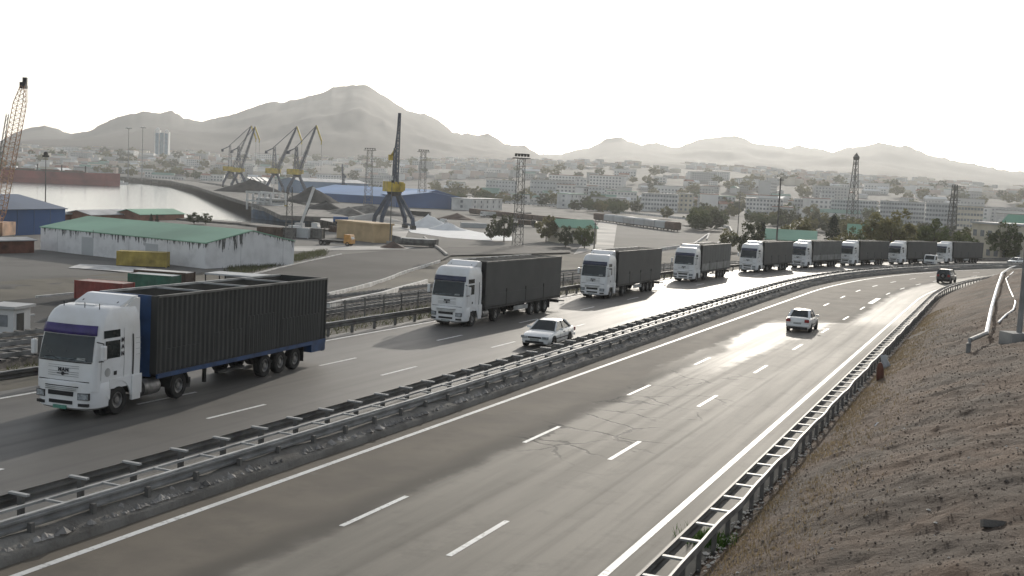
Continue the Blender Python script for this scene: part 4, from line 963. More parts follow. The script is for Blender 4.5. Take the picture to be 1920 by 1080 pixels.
# orange lattice crane jib at the left edge
r = empty('lattice_crane', (*Y_(-8, 452)[:2], YARD), 0, 'orange lattice boom crane rising at the left edge of the picture', 'crane')
p0 = Vector((0, 0, 2.5)); Dc = float(np.hypot(*Y_(-8, 452)[:2])); tip_w = at_d(44, 160, Dc*1.02); o0 = np.array(r.location); tip = Vector(tip_w-o0)
m = MB(); mid = p0+(tip-p0)*.12; knee = p0+(tip-p0)*.86; lattice(m, mid, knee, 2.0, 1.9, 22, .11); lattice(m, p0, mid, .8, 2.0, 3, .12); lattice(m, knee, tip, 1.9, .8, 4, .12); m.build('boom', M_orange, r)
m = MB(); m.box(tuple(tip), (1.2, 1.0, 1.3)); m.box(tuple(tip+Vector((.3, 0, 1.0))), (.8, .6, 1.2)); m.build('boom_head', M_dark, r)
MB().tube([tip+Vector((.9, 0, 0)), tip+Vector((.9, 0, -3.6))], .05, 4).build('hoist_rope', M_dark, r); MB().bbox(-2, 2, -1.5, 4.5, 1.2, 3.8).build('machine_house', M_orange, r)
for s_ in (-1, 1): MB().bbox(s_*1.9-.45, s_*1.9+.45, -3, 3.4, 0, 1.2).build('crawler_track', M_dark, r)
t2 = Vector(at_d(14, 215, Dc*1.1)-o0); m = MB(); lattice(m, p0+Vector((-3, 4, 0)), t2, .8, .5, 16, .09); m.build('back_mast', M_steel_dk, r)
# light masts --------------------------------------------------------------
def light_mast(label, p, H, ring=True, rad=.35, head_m=M_kerb, lamps=8, rr=2.4):
    r = empty('light_mast', p, 0, label, 'mast'); MB().tube([(0, 0, 0), (0, 0, H)], [rad, rad*.45], 8).build('pole', M_steel if head_m is M_kerb else M_steel_dk, r); MB().bbox(-.8, .8, -.8, .8, -.2, .5).build('footing', M_conc, r)
    MB().lathe([(H-.6, rr*.5), (H-.2, rr), (H+.3, rr*.9), (H+.7, .3)], (0, 0, 0), 'Z', 12).build('lamp_ring', head_m, r)
    for k in range(lamps): a = 2*math.pi*k/lamps; MB().box((rr*.95*math.cos(a), rr*.95*math.sin(a), H-.7), (.7, .5, .6), rz=a).build('floodlight', M_dark if head_m is not M_kerb else M_lamp, r)
    return r
def on_yard(px, D): return at_z(px, 341.6+(px-960)*.047-YARD/D*F_PX, YARD)
light_mast('tall pale light mast with ring head, left of the pair behind the red ship', on_yard(240, 1250), 56, rr=3.2, rad=.6); light_mast('tall pale light mast with ring head, right of the pair near the white tower', on_yard(266, 1300), 59, rr=3.2, rad=.6)
light_mast('thin dark lamp mast standing behind the blue shed', on_yard(85, 360), 18.5, head_m=M_dark, rad=.22, rr=.7, lamps=4); light_mast('thin white pole in front of the near portal crane', Y_(731, 456), 16, head_m=M_plaster, rad=.16, rr=.2, lamps=1)
def lattice_tower(name, label, p, H, w0, w1, n=10, t=.22, m=M_steel_dk, head='lamps', z0=0):
    r = empty(name, p, R(20), label, 'tower'); b = MB(); lattice(b, (0, 0, -.5), (0, 0, H), w0, w1, n, t); b.build('lattice_frame', m, r)
    for sx in (-1, 1):
        for sy in (-1, 1): MB().bbox(sx*w0/2-.4, sx*w0/2+.4, sy*w0/2-.4, sy*w0/2+.4, -.8, .3).build('footing', M_conc, r)
    if head == 'lamps':
        MB().bbox(-w1*1.2, w1*1.2, -w1*1.2, w1*1.2, H, H+.25).build('platform', m, r); MB().bbox(-w1*1.1, w1*1.1, -.15, .15, H+1.0, H+1.3).build('lamp_bar', m, r)
        for k in range(5): MB().box((-w1*1.1+k*w1*.55, -.4, H+.9), (.5, .5, .7)).build('floodlight', M_dark, r)
    if head == 'point': MB().lathe([(H, w1*.9), (H+1.2, w1*1.1), (H+3.2, .05)], (0, 0, 0), 'Z', 8).build('cap', m, r)
    if head == 'arms':
        for z in (H*.98, H*.8, H*.62): MB().bar((-2.2, 0, z), (2.2, 0, z), .14).build('cross_arm', m, r)
    return r
lattice_tower('floodlight_tower', 'pale lattice floodlight tower behind the blue warehouses, left of the tall crane', on_yard(690, 620), 30, 4.2, 2.4, 10, .2)
lattice_tower('floodlight_tower', 'pale lattice floodlight tower behind the blue warehouses, right of the tall crane', on_yard(790, 640), 31, 4.2, 2.4, 10, .2)
lattice_tower('floodlight_tower', 'twin legged floodlight tower above the trees near the second truck', on_yard(970, 290), 22.5, 2.2, 1.5, 12, .12)
lattice_tower('radio_mast', 'slim tapering lattice mast in front of the long apartment block', gz(az_pt(1600, 520)), 33, 4.4, 1.3, 12, .24, head='point')
lattice_tower('power_pylon', 'narrow power pylon behind the last trucks', gz(az_pt(1788, 330)), 21, 2.4, .9, 10, .16, head='arms')
lattice_tower('lattice_mast', 'grey lattice mast standing beside the white ship', Y_(541, 456), 13, 1.6, 1.0, 8, .1, head=None)
# poles along the road
for px, D, H, lab in ((1462, 215, 15.5, 'plain grey concrete pole behind the fifth truck'), (1388, 420, 16, 'slim lamp pole near the curving side road'), (1120, 300, 7, 'short lamp post by the small house with trees')):
    p = gz(az_pt(px, D)); r = empty('utility_pole', p, 0, lab, 'pole'); MB().tube([(0, 0, -.5), (0, 0, H)], [.2, .12], 8).build('shaft', M_concd, r); MB().bar((-.6, 0, H-.4), (.6, 0, H-.4), .1).build('cross_arm', M_dark, r)
# ships --------------------------------------------------------------------
def hull(m, L, B, zk, zd, bow=.18, sheer=1.2):
    st = []
    for t in np.linspace(0, 1, 17):
        w_ = B/2*(1 if t > bow else math.sin(math.pi/2*(t/bow)**.8)*.98+.02); w_ *= (1 if t < .9 else 1-.25*(t-.9)/.1); zt = zd+sheer*max(0, 1-t/.3)**2+sheer*.3*max(0, (t-.85)/.15); x = L*t - (0 if t else 1.5)
        st.append([(x, -w_*.8, zk), (x, -w_, zk+(zt-zk)*.5), (x, -w_*1.02, zt), (x, w_*1.02, zt), (x, w_, zk+(zt-zk)*.5), (x, w_*.8, zk)])
    return m.loft(st)
A, B = at_z(222, 349, SEA), at_z(-160, 333, SEA); rz, L = local_frame(A, B)
r = empty('cargo_ship', (A[0], A[1], SEA), rz, 'long dark red cargo ship moored across the harbour basin', 'ship')
hull(MB(), L, 18, -2, 12.0, .07, 1.0).build('hull', M_red, r); MB().bbox(L*.16, L*.95, -7, 7, 11.5, 13.2).build('hatch_coaming', M_brown, r)
for k in range(6): MB().bbox(L*(.18+.12*k), L*(.27+.12*k), -6, 6, 13.2, 14.2).build('hatch_cover', M_rust, r)
for k in range(5): MB().bbox(L*(.165+.12*k), L*(.172+.12*k), -.4, .4, 13, 19).build('deck_crane', M_dark, r)
A = at_z(474, 408, SEA); B = at_z(590, 421, SEA); rz, L = local_frame(A, B)
r = empty('supply_ship', (A[0], A[1], SEA), rz, 'blue and white supply vessel with open deck frame moored at the near quay', 'ship')
hull(MB(), L, 9, -1, 4.0, .2, 1.8).build('hull', mat('ship_blue', (.05, .10, .17), .6, 0, .2, .3), r); MB().bbox(L*.12, L*.55, -3.9, 3.9, 4, 7.2).build('deck_house', M_plaster, r); MB().bbox(L*.15, L*.42, -3, 3, 7.2, 9.8).build('bridge', M_plaster, r)
MB().bbox(L*.148, L*.424, -3.05, 3.05, 8.2, 9.2).build('bridge_windows', M_win, r); MB().bbox(L*.12, L*.46, -3.8, 3.8, 9.8, 10.1).build('bridge_roof', M_plaster, r)
for k in range(5):
    for s_ in (-1, 1): MB().bar((L*(.02+.10*k), s_*3.8, 4), (L*(.02+.10*k), s_*3.8, 12.5), .8).build('frame_post', M_plaster, r)
for z in (8.4, 12.5):
    for s_ in (-1, 1): MB().bar((0, s_*3.8, z), (L*.43, s_*3.8, z), .8).build('frame_rail', M_plaster, r)
MB().bar((L*.34, 0, 9.3), (L*.34, 0, 16.5), .35).build('mast', M_plaster, r); MB().tube([(L*.55, 0, 4), (L*.55, 0, 7.5)], [1, .8], 10).build('funnel', M_yellow, r)
for k in range(5): MB().box((L*(.55+.07*k), (-1)**k*1.2, 4.5), (1.8, 1.8, 1.2)).build('deck_cargo', [M_orange, M_pale, M_dark, M_pale, M_dark][k], r)
A = at_z(238, 346, SEA); r = empty('motor_boat', (A[0], A[1], SEA), R(175), 'tiny white motor boat at the end of the red ship', 'boat'); hull(MB(), 14, 4.5, -.6, 2.0, .3, .8).build('hull', M_plaster, r); MB().bbox(4, 9, -1.5, 1.5, 2, 4).build('wheelhouse', M_plaster, r)
# mobile crane truck
p = Y_(598, 436); r = box_lorry('mobile_crane', 'white truck mounted crane with raised telescopic boom beside the basin', p, R(80), M_plaster, M_plaster, 8, True); r['category'] = 'crane'
MB().bar((0, 5.5, 1.6), (1.8, 2.5, 12.5), .7).build('telescopic_boom', M_plaster, r); MB().bar((.2, 5.2, 2.2), (.9, 3.6, 6.5), .3).build('luffing_ram', M_dark, r); MB().bbox(-1.1, 1.1, 4.6, 6.8, 1.25, 2.4).build('slewing_deck', M_plaster, r)
# barge on the yard, heaps
A = Y_(745, 460); r = empty('beached_barge', gz(A), R(-12), 'grey flat boat hull lying on the yard beside the white pole', 'boat'); hull(MB(), 10, 3.2, .3, 1.8, .25, .6).build('hull', M_steel_dk, r); MB().bbox(1.2, 9.4, -1.4, 1.4, 1.7, 1.95).build('deck', M_kerb, r)
def heap(name, label, p, rx, ry, h, m, seed, kind_cat='heap'):
    n, k = 14, 30; P = []
    for i in range(n):
        t = i/(n-1); row = []
        for j in range(k+1):
            a = 2*math.pi*j/k; rr = t*(1+.16*float(fbm(np.array([math.cos(a)*1.7+seed]), np.array([math.sin(a)*1.7]))[0])); hh = h*max(0, (1-t))**1.0*(1+.22*float(fbm(np.array([seed+t*3+math.cos(a)]), np.array([math.sin(a)*1.2]))[0]))
            row.append((rx*rr*math.cos(a), ry*rr*math.sin(a), hh if t < 1 else -.4))
        P.append(row)
    o = MB().grid(np.array(P)).build(name, m, None, True); o.location = tuple(gz(p)); return tag(o, label, kind_cat)
heap('salt_heap', 'large white salt heap on the yard beside the portal crane', Y_(803, 426), 7.5, 6, 4.2, M_salt, 1.1); heap('salt_heap', 'smaller white salt mound just right of the big salt heap', Y_(838, 431), 6.5, 5, 2.4, M_salt, 2.2)
heap('earth_heap', 'low brown earth heap at the foot of the white pole', Y_(737, 465), 3.6, 3, 1.5, M_brown, 3.3); heap('coal_heap', 'dark coal heap in front of the long blue warehouse', Y_(585, 379), 16, 12, 8.5, M_coal, 4.4); heap('coal_heap', 'dark coal heap at the foot of the left harbour crane', Y_(470, 362), 26, 14, 9.5, M_coal, 5.5)
heap('gravel_heap', 'long grey gravel heap behind the near quay', Y_(690, 402), 22, 9, 4.0, M_concd, 6.6)
#@@PORT2
# ---- port road, kerbs, tracks, fence
def drape(name, lower, upper, m, dz=.09, n=60, k=30, kind='structure'):
    def res(l):
        P = np.array([hit(*p) for p in l]); d = np.concatenate([[0], np.cumsum(np.hypot(*np.diff(P[:, :2], axis=0).T))]); t = np.linspace(0, d[-1], n); return np.stack([np.interp(t, d, P[:, 0]), np.interp(t, d, P[:, 1])], -1)
    a, b = res(lower), res(upper); P = np.array([a*(1-t)+b*t for t in np.linspace(0, 1, k)]); z = G(P[..., 0], P[..., 1])+dz
    return fast_grid(name, np.concatenate([P, z[..., None]], -1), m, kind=kind)
LOW = [(-80, 655), (0, 640), (140, 628), (400, 600), (615, 556), (690, 537), (752, 515), (825, 492), (850, 480)]
UPP = [(-80, 575), (0, 570), (140, 556), (300, 548), (440, 527), (540, 502), (640, 480), (760, 470), (850, 466)]
drape('port_road', LOW, UPP, M_asph, .32)
drape('port_road', [(840, 482), (920, 480), (1000, 478), (1070, 476)], [(840, 466), (920, 464), (1000, 463), (1070, 464)], M_asph, .36, 30, 12)
drape('salt_apron', [(770, 436), (840, 446), (920, 452), (960, 452)], [(760, 426), (840, 424), (900, 436), (960, 444)], M_salt, .07, 30, 14)
drape('port_apron', [(600, 412), (690, 432), (760, 446)], [(610, 400), (700, 415), (770, 424)], M_sand, .08, 30, 14)
drape('sand_path', [(1075, 478), (1110, 470), (1150, 466)], [(1128, 412), (1142, 412), (1158, 414)], M_sand, .10, 30, 14)
drape('side_road', [(1100, 400), (1200, 412), (1290, 424), (1330, 436), (1325, 450), (1290, 462)], [(1100, 394), (1200, 404), (1300, 414), (1365, 430), (1372, 446), (1340, 462)], M_asph, .25, 60, 10)
def kerb(label, pts, w_=.3, h=.12, m=M_kerb, dz=0.1):
    P = np.array([hit(*p) for p in pts]); d = np.concatenate([[0], np.cumsum(np.hypot(*np.diff(P[:, :2], axis=0).T))]); n = max(6, int(d[-1]/4)); t = np.linspace(0, d[-1], n)
    X, Y = np.interp(t, d, P[:, 0]), np.interp(t, d, P[:, 1]); Z = G(X, Y)+dz; tx, ty = np.gradient(X), np.gradient(Y); l = np.hypot(tx, ty); nx, ny = -ty/l, tx/l; h = h+.25
    o = MB().loft([[(x+a*w_/2*u, y+b*w_/2*u, z+q) for u, q in ((-1, -.4), (1, -.4), (1, h), (-1, h))] for x, y, z, a, b in zip(X, Y, Z, nx, ny)]).build('kerb_wall', m); return tag(o, label, 'kerb')
kerb('white kerb along the near side of the dark port road', LOW[4:8]); kerb('white kerb along the grassy far side of the port road', UPP[4:7]); kerb('short white kerb by the port road left of the first truck', [(-10, 605), (64, 597)]); kerb('short white kerb beside the red container', [(68, 562), (138, 555)])
kerb('pale retaining wall on the outside of the curving side road', [(1100, 394), (1200, 403), (1300, 413), (1368, 429), (1376, 446), (1345, 462)], .5, .8); kerb('pale low wall on the inside of the curving side road', [(1240, 470), (1300, 462), (1330, 440), (1325, 452)], .4, .5)
kerb('long white pipe wall along the railway near the second truck', [(615, 584), (720, 560), (800, 532)], .3, .3)
def track(label, u, s0, s1):
    r = empty('railway_track', (0, 0, 0), 0, label, 'railway', 'railway tracks below the highway'); s = np.arange(s0, s1, 3.)
    Q = lambda q, du, dz: (lambda p: (p[0], p[1], float(G(p[0], p[1]))+dz))(road_pt(q, u+du))
    MB().loft([[Q(q, a, b) for a, b in ((-1.7, -.1), (1.7, -.1), (1.2, .32), (-1.2, .32))] for q in s]).build('ballast', M_ballast, r)
    for du in (-.76, .76): MB().loft([[Q(q, du+a, b) for a, b in ((-.05, .36), (.05, .36), (.05, .58), (-.05, .58))] for q in s]).build('rail', M_steel, r)
    me = MB().box((0, 0, 0), (2.5, .26, .16)).mesh('sleeper', M_concd)
    for q in np.arange(max(s0, 20), 120, .75 if u > -26 else .9):
        p = Q(q, 0, .37); o = link('sleeper', me, r, p, -heading(q))
track('railway track nearest the highway guardrail', -23.5, -20, 300); track('railway track second from the highway guardrail', -28.5, -20, 300)
fr = empty('picket_fence', (0, 0, 0), 0, 'low dark wire fence between the guardrail and the railway', 'fence'); fp = lambda q, dz, du=0.: (lambda p: Vector((p[0], p[1], float(G(p[0], p[1]))+dz)))(road_pt(q, -19.4+du))
me = MB().bbox(-.04, .04, -.04, .04, -.2, 1.6).mesh('post', M_steel_dk)
for q in np.arange(44, 150, 2.5): link('post', me, fr, fp(q, 0), -heading(q))
for z in (.3, 1.5):
    m = MB(); [m.bar(fp(q, z), fp(q+2.5, z), .04) for q in np.arange(44, 150, 2.5)]; m.build('rail', M_steel_dk, fr)
m = MB(); [m.bar(fp(q, .1), fp(q, 1.55), .014) for q in np.arange(44, 110, .6)]; tag(m.build('wires', M_steel_dk, fr), kind='stuff')
# ---- blue warehouses
A, B = Y_(757, 386), Y_(882, 387.5); rz, L = local_frame(A, B); gable_hall('dock_warehouse', 'large blue gabled dock warehouse right of the near portal crane', 'warehouse', A, L, rz+R(4), 75, 4.6, 9.6, M_bluew, mat('light_blue_roof', (.12, .25, .48), .6, 0, .1, .03), ridge='short')
A, B = Y_(662, 372), Y_(742, 388); rz, L = local_frame(A, B); gable_hall('dock_warehouse', 'dark blue dock warehouse just left of the near portal crane', 'warehouse', A, L, rz, 40, 6.0, 8.8, M_bluew, MATS['light_blue_roof'])
A, B = Y_(562, 362), Y_(690, 366); rz, L = local_frame(A, B); gable_hall('dock_warehouse', 'long pale blue grey warehouse behind the coal heap', 'warehouse', A, L, rz, 30, 9.5, 12, mat('pale_blue_cladding', (.16, .24, .36), .6, 0, .1, .03), M_roofgrey)
for k in range(4):
    A = Y_(452+9*k, 353); gable_hall('storage_silo_shed', ['pale blue gabled shed, first from left behind the harbour cranes', 'pale blue gabled shed, second from left behind the harbour cranes', 'pale blue gabled shed, third from left behind the harbour cranes', 'pale blue gabled shed, last one behind the harbour cranes'][k], 'shed', A, 9.5, 0, 20, 7, 10, M_pale, M_roofgrey, ridge='short')
# ---- named houses
def px_block(name, label, a, b, W, Hpx, wall_m, fl, cols, z=None, roof=None, cat='building', ww=1.5, wh=1.4, D=None):
    """front base corners a, b in the picture on the plane z"""
    A, B = (at_z(*a, z), at_z(*b, z)) if D is None else (az_pt(a[0], D), az_pt(b[0], D)); rz, L = local_frame(A, B); d = np.hypot(*A[:2]); H = Hpx*d/F_PX
    return block(name, label, cat, A, L, rz, W, H, wall_m, fl, cols, roof, zb=(z if D is None else None), ww=ww, wh=wh)
px_block('harbour_office', 'white two storey harbour office right of the blue gabled warehouse', (884, 395), (941, 394), 12, 21, M_plaster, 2, 5, YARD)
px_block('port_tower', 'small white three storey block standing alone on the railway embankment', (1068, 391), (1098, 391), 10, 27, M_plaster, 3, 4, YARD, M_green)
A, B = Y_(1048, 456), Y_(1118, 458); rz, L = local_frame(A, B); hs = gable_hall('small_house', 'small cream house with pale green gable roof between two trees', 'house', A, L, rz, 9, 4.6, 6.6, M_cream, M_green)
for x in (.3, .62): MB().bbox(L*x-.6, L*x+.6, -.06, .05, 1.4, 3.0).build('window', M_win, hs)
MB().bbox(L*.85-.5, L*.85+.5, -.06, .05, 0, 2.2).build('door', M_dark, hs)
q0, q1 = az_pt(1442, 262), az_pt(1535, 262); rz, L = local_frame(q0, q1); hb = gable_hall('roadside_hall', 'plain beige hall with green roof behind the fifth and sixth trucks', 'building', q0, L, rz, 14, 5.6, 7.6, M_cream, M_green, zb=q0[2])
q0, q1 = az_pt(1826, 300), az_pt(1882, 290); rz, L = local_frame(q0, q1); hb = block('apartment_house', 'cream two storey house with pale roofs behind the last trailer', 'house', q0, L, rz, 12, 9.5, M_cream, 2, 4, M_roofgrey)
q0, q1 = az_pt(1872, 330), az_pt(1960, 325); rz, L = local_frame(q0, q1); gable_hall('gabled_house', 'house with wide pale green roof at the right edge', 'house', q0, L, rz, 14, 9, 13, M_cream, M_green)
q0, q1 = az_pt(1595, 330), az_pt(1640, 330); rz, L = local_frame(q0, q1); gable_hall('gabled_house', 'low house with dark green roof among the trees behind the seventh truck', 'house', q0, L, rz, 9, 7.0, 9.2, M_plaster, M_green)
APT = [ # px0, px1, D, height m, floors, cols, label, wall
 (1560, 1645, 900, 15, 5, 16, 'long white apartment block left part, behind the slim lattice mast', M_pale), (1652, 1735, 840, 15.5, 5, 16, 'long white apartment block right of the slim lattice mast', M_pale),
 (1738, 1795, 800, 15.5, 5, 10, 'white apartment block behind the power pylon', M_pale), (1797, 1845, 790, 15, 4, 8, 'cream ended apartment block near the right edge', M_cream),
 (1490, 1545, 950, 14, 4, 9, 'pale apartment block left of the slim lattice mast', M_pale), (1400, 1470, 900, 13, 4, 11, 'pale apartment block behind the roadside pole', M_plaster),
 (1205, 1272, 850, 13, 4, 12, 'white school like block with rows of windows above the curving road', M_plaster), (1275, 1300, 860, 14, 4, 3, 'cream end block beside the school like building', M_cream), (1310, 1380, 980, 13, 4, 10, 'pale green roofed block behind the curving road', M_pale),
 (995, 1078, 1150, 19, 4, 14, 'long grey office block above the railway yard', M_pale), (1080, 1100, 1120, 22, 6, 3, 'narrow white tower block beside the long office', M_plaster), (1104, 1135, 1100, 15, 4, 5, 'pale block right of the narrow tower block', M_pale), (912, 970, 1250, 17, 4, 10, 'long pale block left of the twin floodlight tower', M_pale), (1140, 1195, 1000, 13, 3, 9, 'low pale block with greenish roof in mid town', M_plaster), (1540, 1565, 1100, 22, 6, 4, 'narrow apartment tower far behind the slim lattice mast', M_pale)]
for a, b, D, H, fl, cols, lab, wm in APT:
    q0, q1 = az_pt(a, D), az_pt(b, D); rz, L = local_frame(q0, q1); block('apartment_block', lab, 'building', q0, L, rz+R(3), 13, H, wm, fl, cols, M_roofgrey if 'green' not in lab else M_green, group='apartment blocks of the town')
# white twin tower on the left
q0 = az_pt(289, 2300); r = empty('hotel_tower', q0, R(5), 'tall white twin tower on the hillside left of the harbour cranes', 'tower block')
for x in (0, 17): MB().bbox(x, x+9, 0, 14, -5, 52-3*(x > 0)).build('shaft', M_plaster, r); MB().bbox(x+1.5, x+7.5, -.4, .5, 3, 46).build('glass_strip', M_gwin, r)
MB().bbox(9, 17, 3, 11, -5, 47).build('link_block', M_gwin, r); MB().lathe([(51, 4), (54, 4), (57, 1)], (4, 7, 0), 'Z', 10).build('roof_cap', M_plaster, r); MB().lathe([(48, 4), (51, 4), (54, 1)], (21, 7, 0), 'Z', 10).build('roof_cap', M_plaster, r); MB().bbox(-12, 40, -10, 20, -6, 6).build('podium', M_plaster, r)
# ---- freight wagons
for k in range(8):
    a, b = (1118+19.2*k, 414+2.6*k), (1118+19.2*(k+.93), 414+2.6*(k+.93)); A, B = Y_(*a), Y_(*b); rz, L = local_frame(A, B); m_ = [M_brown, M_pale, M_pale, M_roofgrey, M_pale, M_roofgrey, M_pale, M_brown][k]
    r = empty('freight_wagon', gz(A), rz, ['dark wagon at the left end of the freight train', 'grey wagon, second of the freight train', 'grey wagon, third of the freight train', 'pale wagon, fourth of the freight train', 'grey wagon, fifth of the freight train', 'pale wagon, sixth of the freight train', 'grey wagon, seventh of the freight train', 'rust brown wagon at the right end of the freight train'][k], 'wagon', 'wagons of the freight train')
    MB().prism([(-1.5, .9), (1.5, .9), (1.5, 3.3), (.8, 3.8), (-.8, 3.8), (-1.5, 3.3)], 0, L, 'X').build('body', m_, r); MB().bbox(.3, L-.3, -1.2, 1.2, .55, .9).build('underframe', M_dark, r)
    for x in (1.8, L-1.8):
        for s_ in (-1, 1): MB().lathe([(s_*.7, .45), (s_*.85, .45)], (x, 0, .45), 'Y', 10).build('wheel', M_dark, r)
for k in range(9):
    a = (884+24*k, 402+2.7*k); A, B = Y_(*a), Y_(a[0]+22.5, a[1]+2.5); rz, L = local_frame(A, B); r = empty('open_wagon', gz(A), rz, 'dark open wagon standing on the siding behind the salt apron', 'wagon', 'open wagons on the siding')
    MB().bbox(0, L, -1.4, 1.4, .9, 2.9).build('body', M_brown, r); MB().bbox(.3, L-.3, -1.1, 1.1, .4, .9).build('underframe', M_dark, r)
# row of white parked vehicles along the upper harbour road
bp = empty('van_proto')
vb = MB().prism([(0, .35), (0, 1.0), (.7, 1.25), (1.3, 2.0), (4.9, 2.05), (5.0, .35)], -.9, .9, 'X').mesh('body', M_plaster); vg = MB().bbox(-.92, .92, 1.2, 4.6, 1.3, 1.8).mesh('windows', M_win); vw = MB().lathe([(-.95, .34), (.95, .34)], (0, 0, 0), 'X', 10).mesh('wheels', M_tyre); bpy.data.objects.remove(bp)
for k in range(26):
    px = 868+7.6*k+random.uniform(-1.5, 1.5); p = az_pt(px, 930-4*k+random.uniform(-6, 6)); r = empty('parked_van', p, R(75)+random.uniform(-.1, .1), 'pale van in the left, middle or right run'.split(',')[0].replace(' in the left', '')+' parked on the upper harbour road '+('left of the twin floodlight tower' if px < 965 else 'right of the twin floodlight tower'), 'van', 'vans parked along the upper harbour road')
    link('body', vb, r); link('windows', vg, r)
    for y in (.95, 4.0): link('wheels', vw, r, (0, y, .34))
kerb('long pale wall in front of the row of parked vans', [(862, 366), (960, 374), (1066, 384)], .6, .5, M_sand)
# little dark lorry on the curving road
box_lorry('road_lorry', 'small dark lorry driving on the curving side road', hit(1300, 428), R(-30), M_dark, M_dark, 6)
# shelter, booth and fence left
A = az_pt(388, 158); r = empty('open_shelter', A, R(-14), 'low open shelter on posts in front of the warehouse gable', 'shelter'); MB().bbox(0, 9, 0, 4, 2.3, 2.5).build('roof', M_pale, r)
for x in (.1, 3, 6, 8.9):
    for y in (.1, 3.9): MB().bbox(x-.07, x+.07, y-.07, y+.07, 0, 2.3).build('post', M_dark, r)
MB().bbox(1, 4.5, 3.6, 3.8, 0, 2.2).build('back_wall', M_pale, r)
A = az_pt(-22, 96); r = empty('guard_booth', A, R(-10), 'small white guard booth at the left edge beside the port road', 'booth'); MB().bbox(0, 2.2, 0, 2.2, 0, 2.5).build('wall', M_plaster, r); MB().bbox(-.3, 2.5, -.3, 2.5, 2.5, 2.7).build('roof', M_roofgrey, r); MB().bbox(.5, 1.7, -.04, .02, 1.1, 2.0).build('window', M_win, r); MB().bbox(2.18, 2.24, .4, 1.3, .1, 2.1).build('door', M_dark, r)
#@@TREES
# ================================================================== VEGETATION
def leaf_mat(name, c1, c2, tr=.3):
    g = NG(name); n = g.noise(g.coord('Object'), .9, 4); c = g.mix(g.step(n, .35, .65), c1, c2); g.set(Base_Color=c, Roughness=.8, Specular_IOR_Level=.2)
    t = g.n.new('ShaderNodeBsdfTranslucent'); g.l.new(c, t.inputs[0]); mx = g.n.new('ShaderNodeMixShader'); mx.inputs[0].default_value = tr
    out = g.n['Material Output']; g.l.new(g.b.outputs[0], mx.inputs[1]); g.l.new(t.outputs[0], mx.inputs[2]); g.l.new(mx.outputs[0], out.inputs['Surface']); return g.m
M_leaf = {'olive': leaf_mat('olive_leaves', (.19, .175, .08), (.13, .125, .058), .4), 'dark': leaf_mat('dark_leaves', (.07, .08, .045), (.095, .10, .055), .3), 'green': leaf_mat('green_leaves', (.085, .11, .042), (.12, .13, .055)), 'conifer': leaf_mat('conifer_needles', (.028, .038, .024), (.04, .05, .03), .1)}  # olive leaf colour is paled to stand in for distance haze
def quads_mesh(name, C, size, m, rg, flat=0.):
    n = len(C); a = rg.normal(size=(n, 3)); a[:, 2] *= (1-flat); a /= np.linalg.norm(a, axis=1)[:, None]; b = np.cross(a, rg.normal(size=(n, 3))); b /= np.linalg.norm(b, axis=1)[:, None]
    sz = size*rg.uniform(.6, 1.4, (n, 1)); V = np.stack([C-a*sz-b*sz*.6, C+a*sz-b*sz*.6, C+a*sz*.8+b*sz*.6, C-a*sz*.8+b*sz*.6], 1).reshape(-1, 3)
    me = bpy.data.meshes.new(name); me.from_pydata(V.tolist(), [], np.arange(4*n).reshape(n, 4).tolist()); me.materials.append(m); me.update(); return me
def make_tree_meshes(kind, seed, nclump=58, per=50):
    rg = np.random.default_rng(seed); C = []
    if kind == 'conifer':
        for k in range(26):
            t = rg.random()**.8; h = .1+.9*t; r_ = .24*(1-t)+.02
            for q in range(per): a = rg.uniform(0, 6.28); rr = r_*math.sqrt(rg.random()); C.append((rr*math.cos(a), rr*math.sin(a), h+rg.normal()*.03))
    else:
        for k in range(nclump):
            d = rg.normal(size=3); d /= np.linalg.norm(d); rr = rg.uniform(.45, 1.0)**.6; c = np.array([d[0]*.46*rr, d[1]*.46*rr, .55+d[2]*.38*rr])*(1+.12*rg.normal())
            s_ = rg.uniform(.06, .13)
            P = rg.normal(size=(per, 3)); P /= np.linalg.norm(P, axis=1)[:, None]; P *= (rg.random((per, 1))**.4)*s_; C += list(c+P)
    C = np.array(C); C[:, 2] = np.maximum(C[:, 2], .06)
    crown = quads_mesh('crown', C, .025 if kind != 'conifer' else .018, M_leaf[kind], rg)
    t = MB(); t.tube([(0, 0, -.05), (.01, 0, .2), (0, .01, .5), (.01, 0, .8)], [.028, .022, .014, .004], 6)
    if kind != 'conifer':
        for k in range(7):
            a = k*2.4; z0 = .2+.05*k; t.tube([(0, 0, z0), (.12*math.cos(a), .12*math.sin(a), z0+.14), (.28*math.cos(a), .28*math.sin(a), z0+.26)], [.014, .009, .003], 5)
    return crown, t.mesh('trunk', M_bark)
TREE = {(k, i): make_tree_meshes(k, 10*i+len(k)) for k in M_leaf for i in (0, 1)}
def tree(label, px, D, H, kind, wide=1., var=0, group=None, z=None):
    p = az_pt(px, D); r = empty('tree' if kind != 'conifer' else 'conifer_tree', p, random.uniform(0, 6), label, 'tree', group); r.scale = (H*wide, H*wide, H)
    c, t = TREE[(kind, var)]; link('crown', c, r); link('trunk', t, r); return r
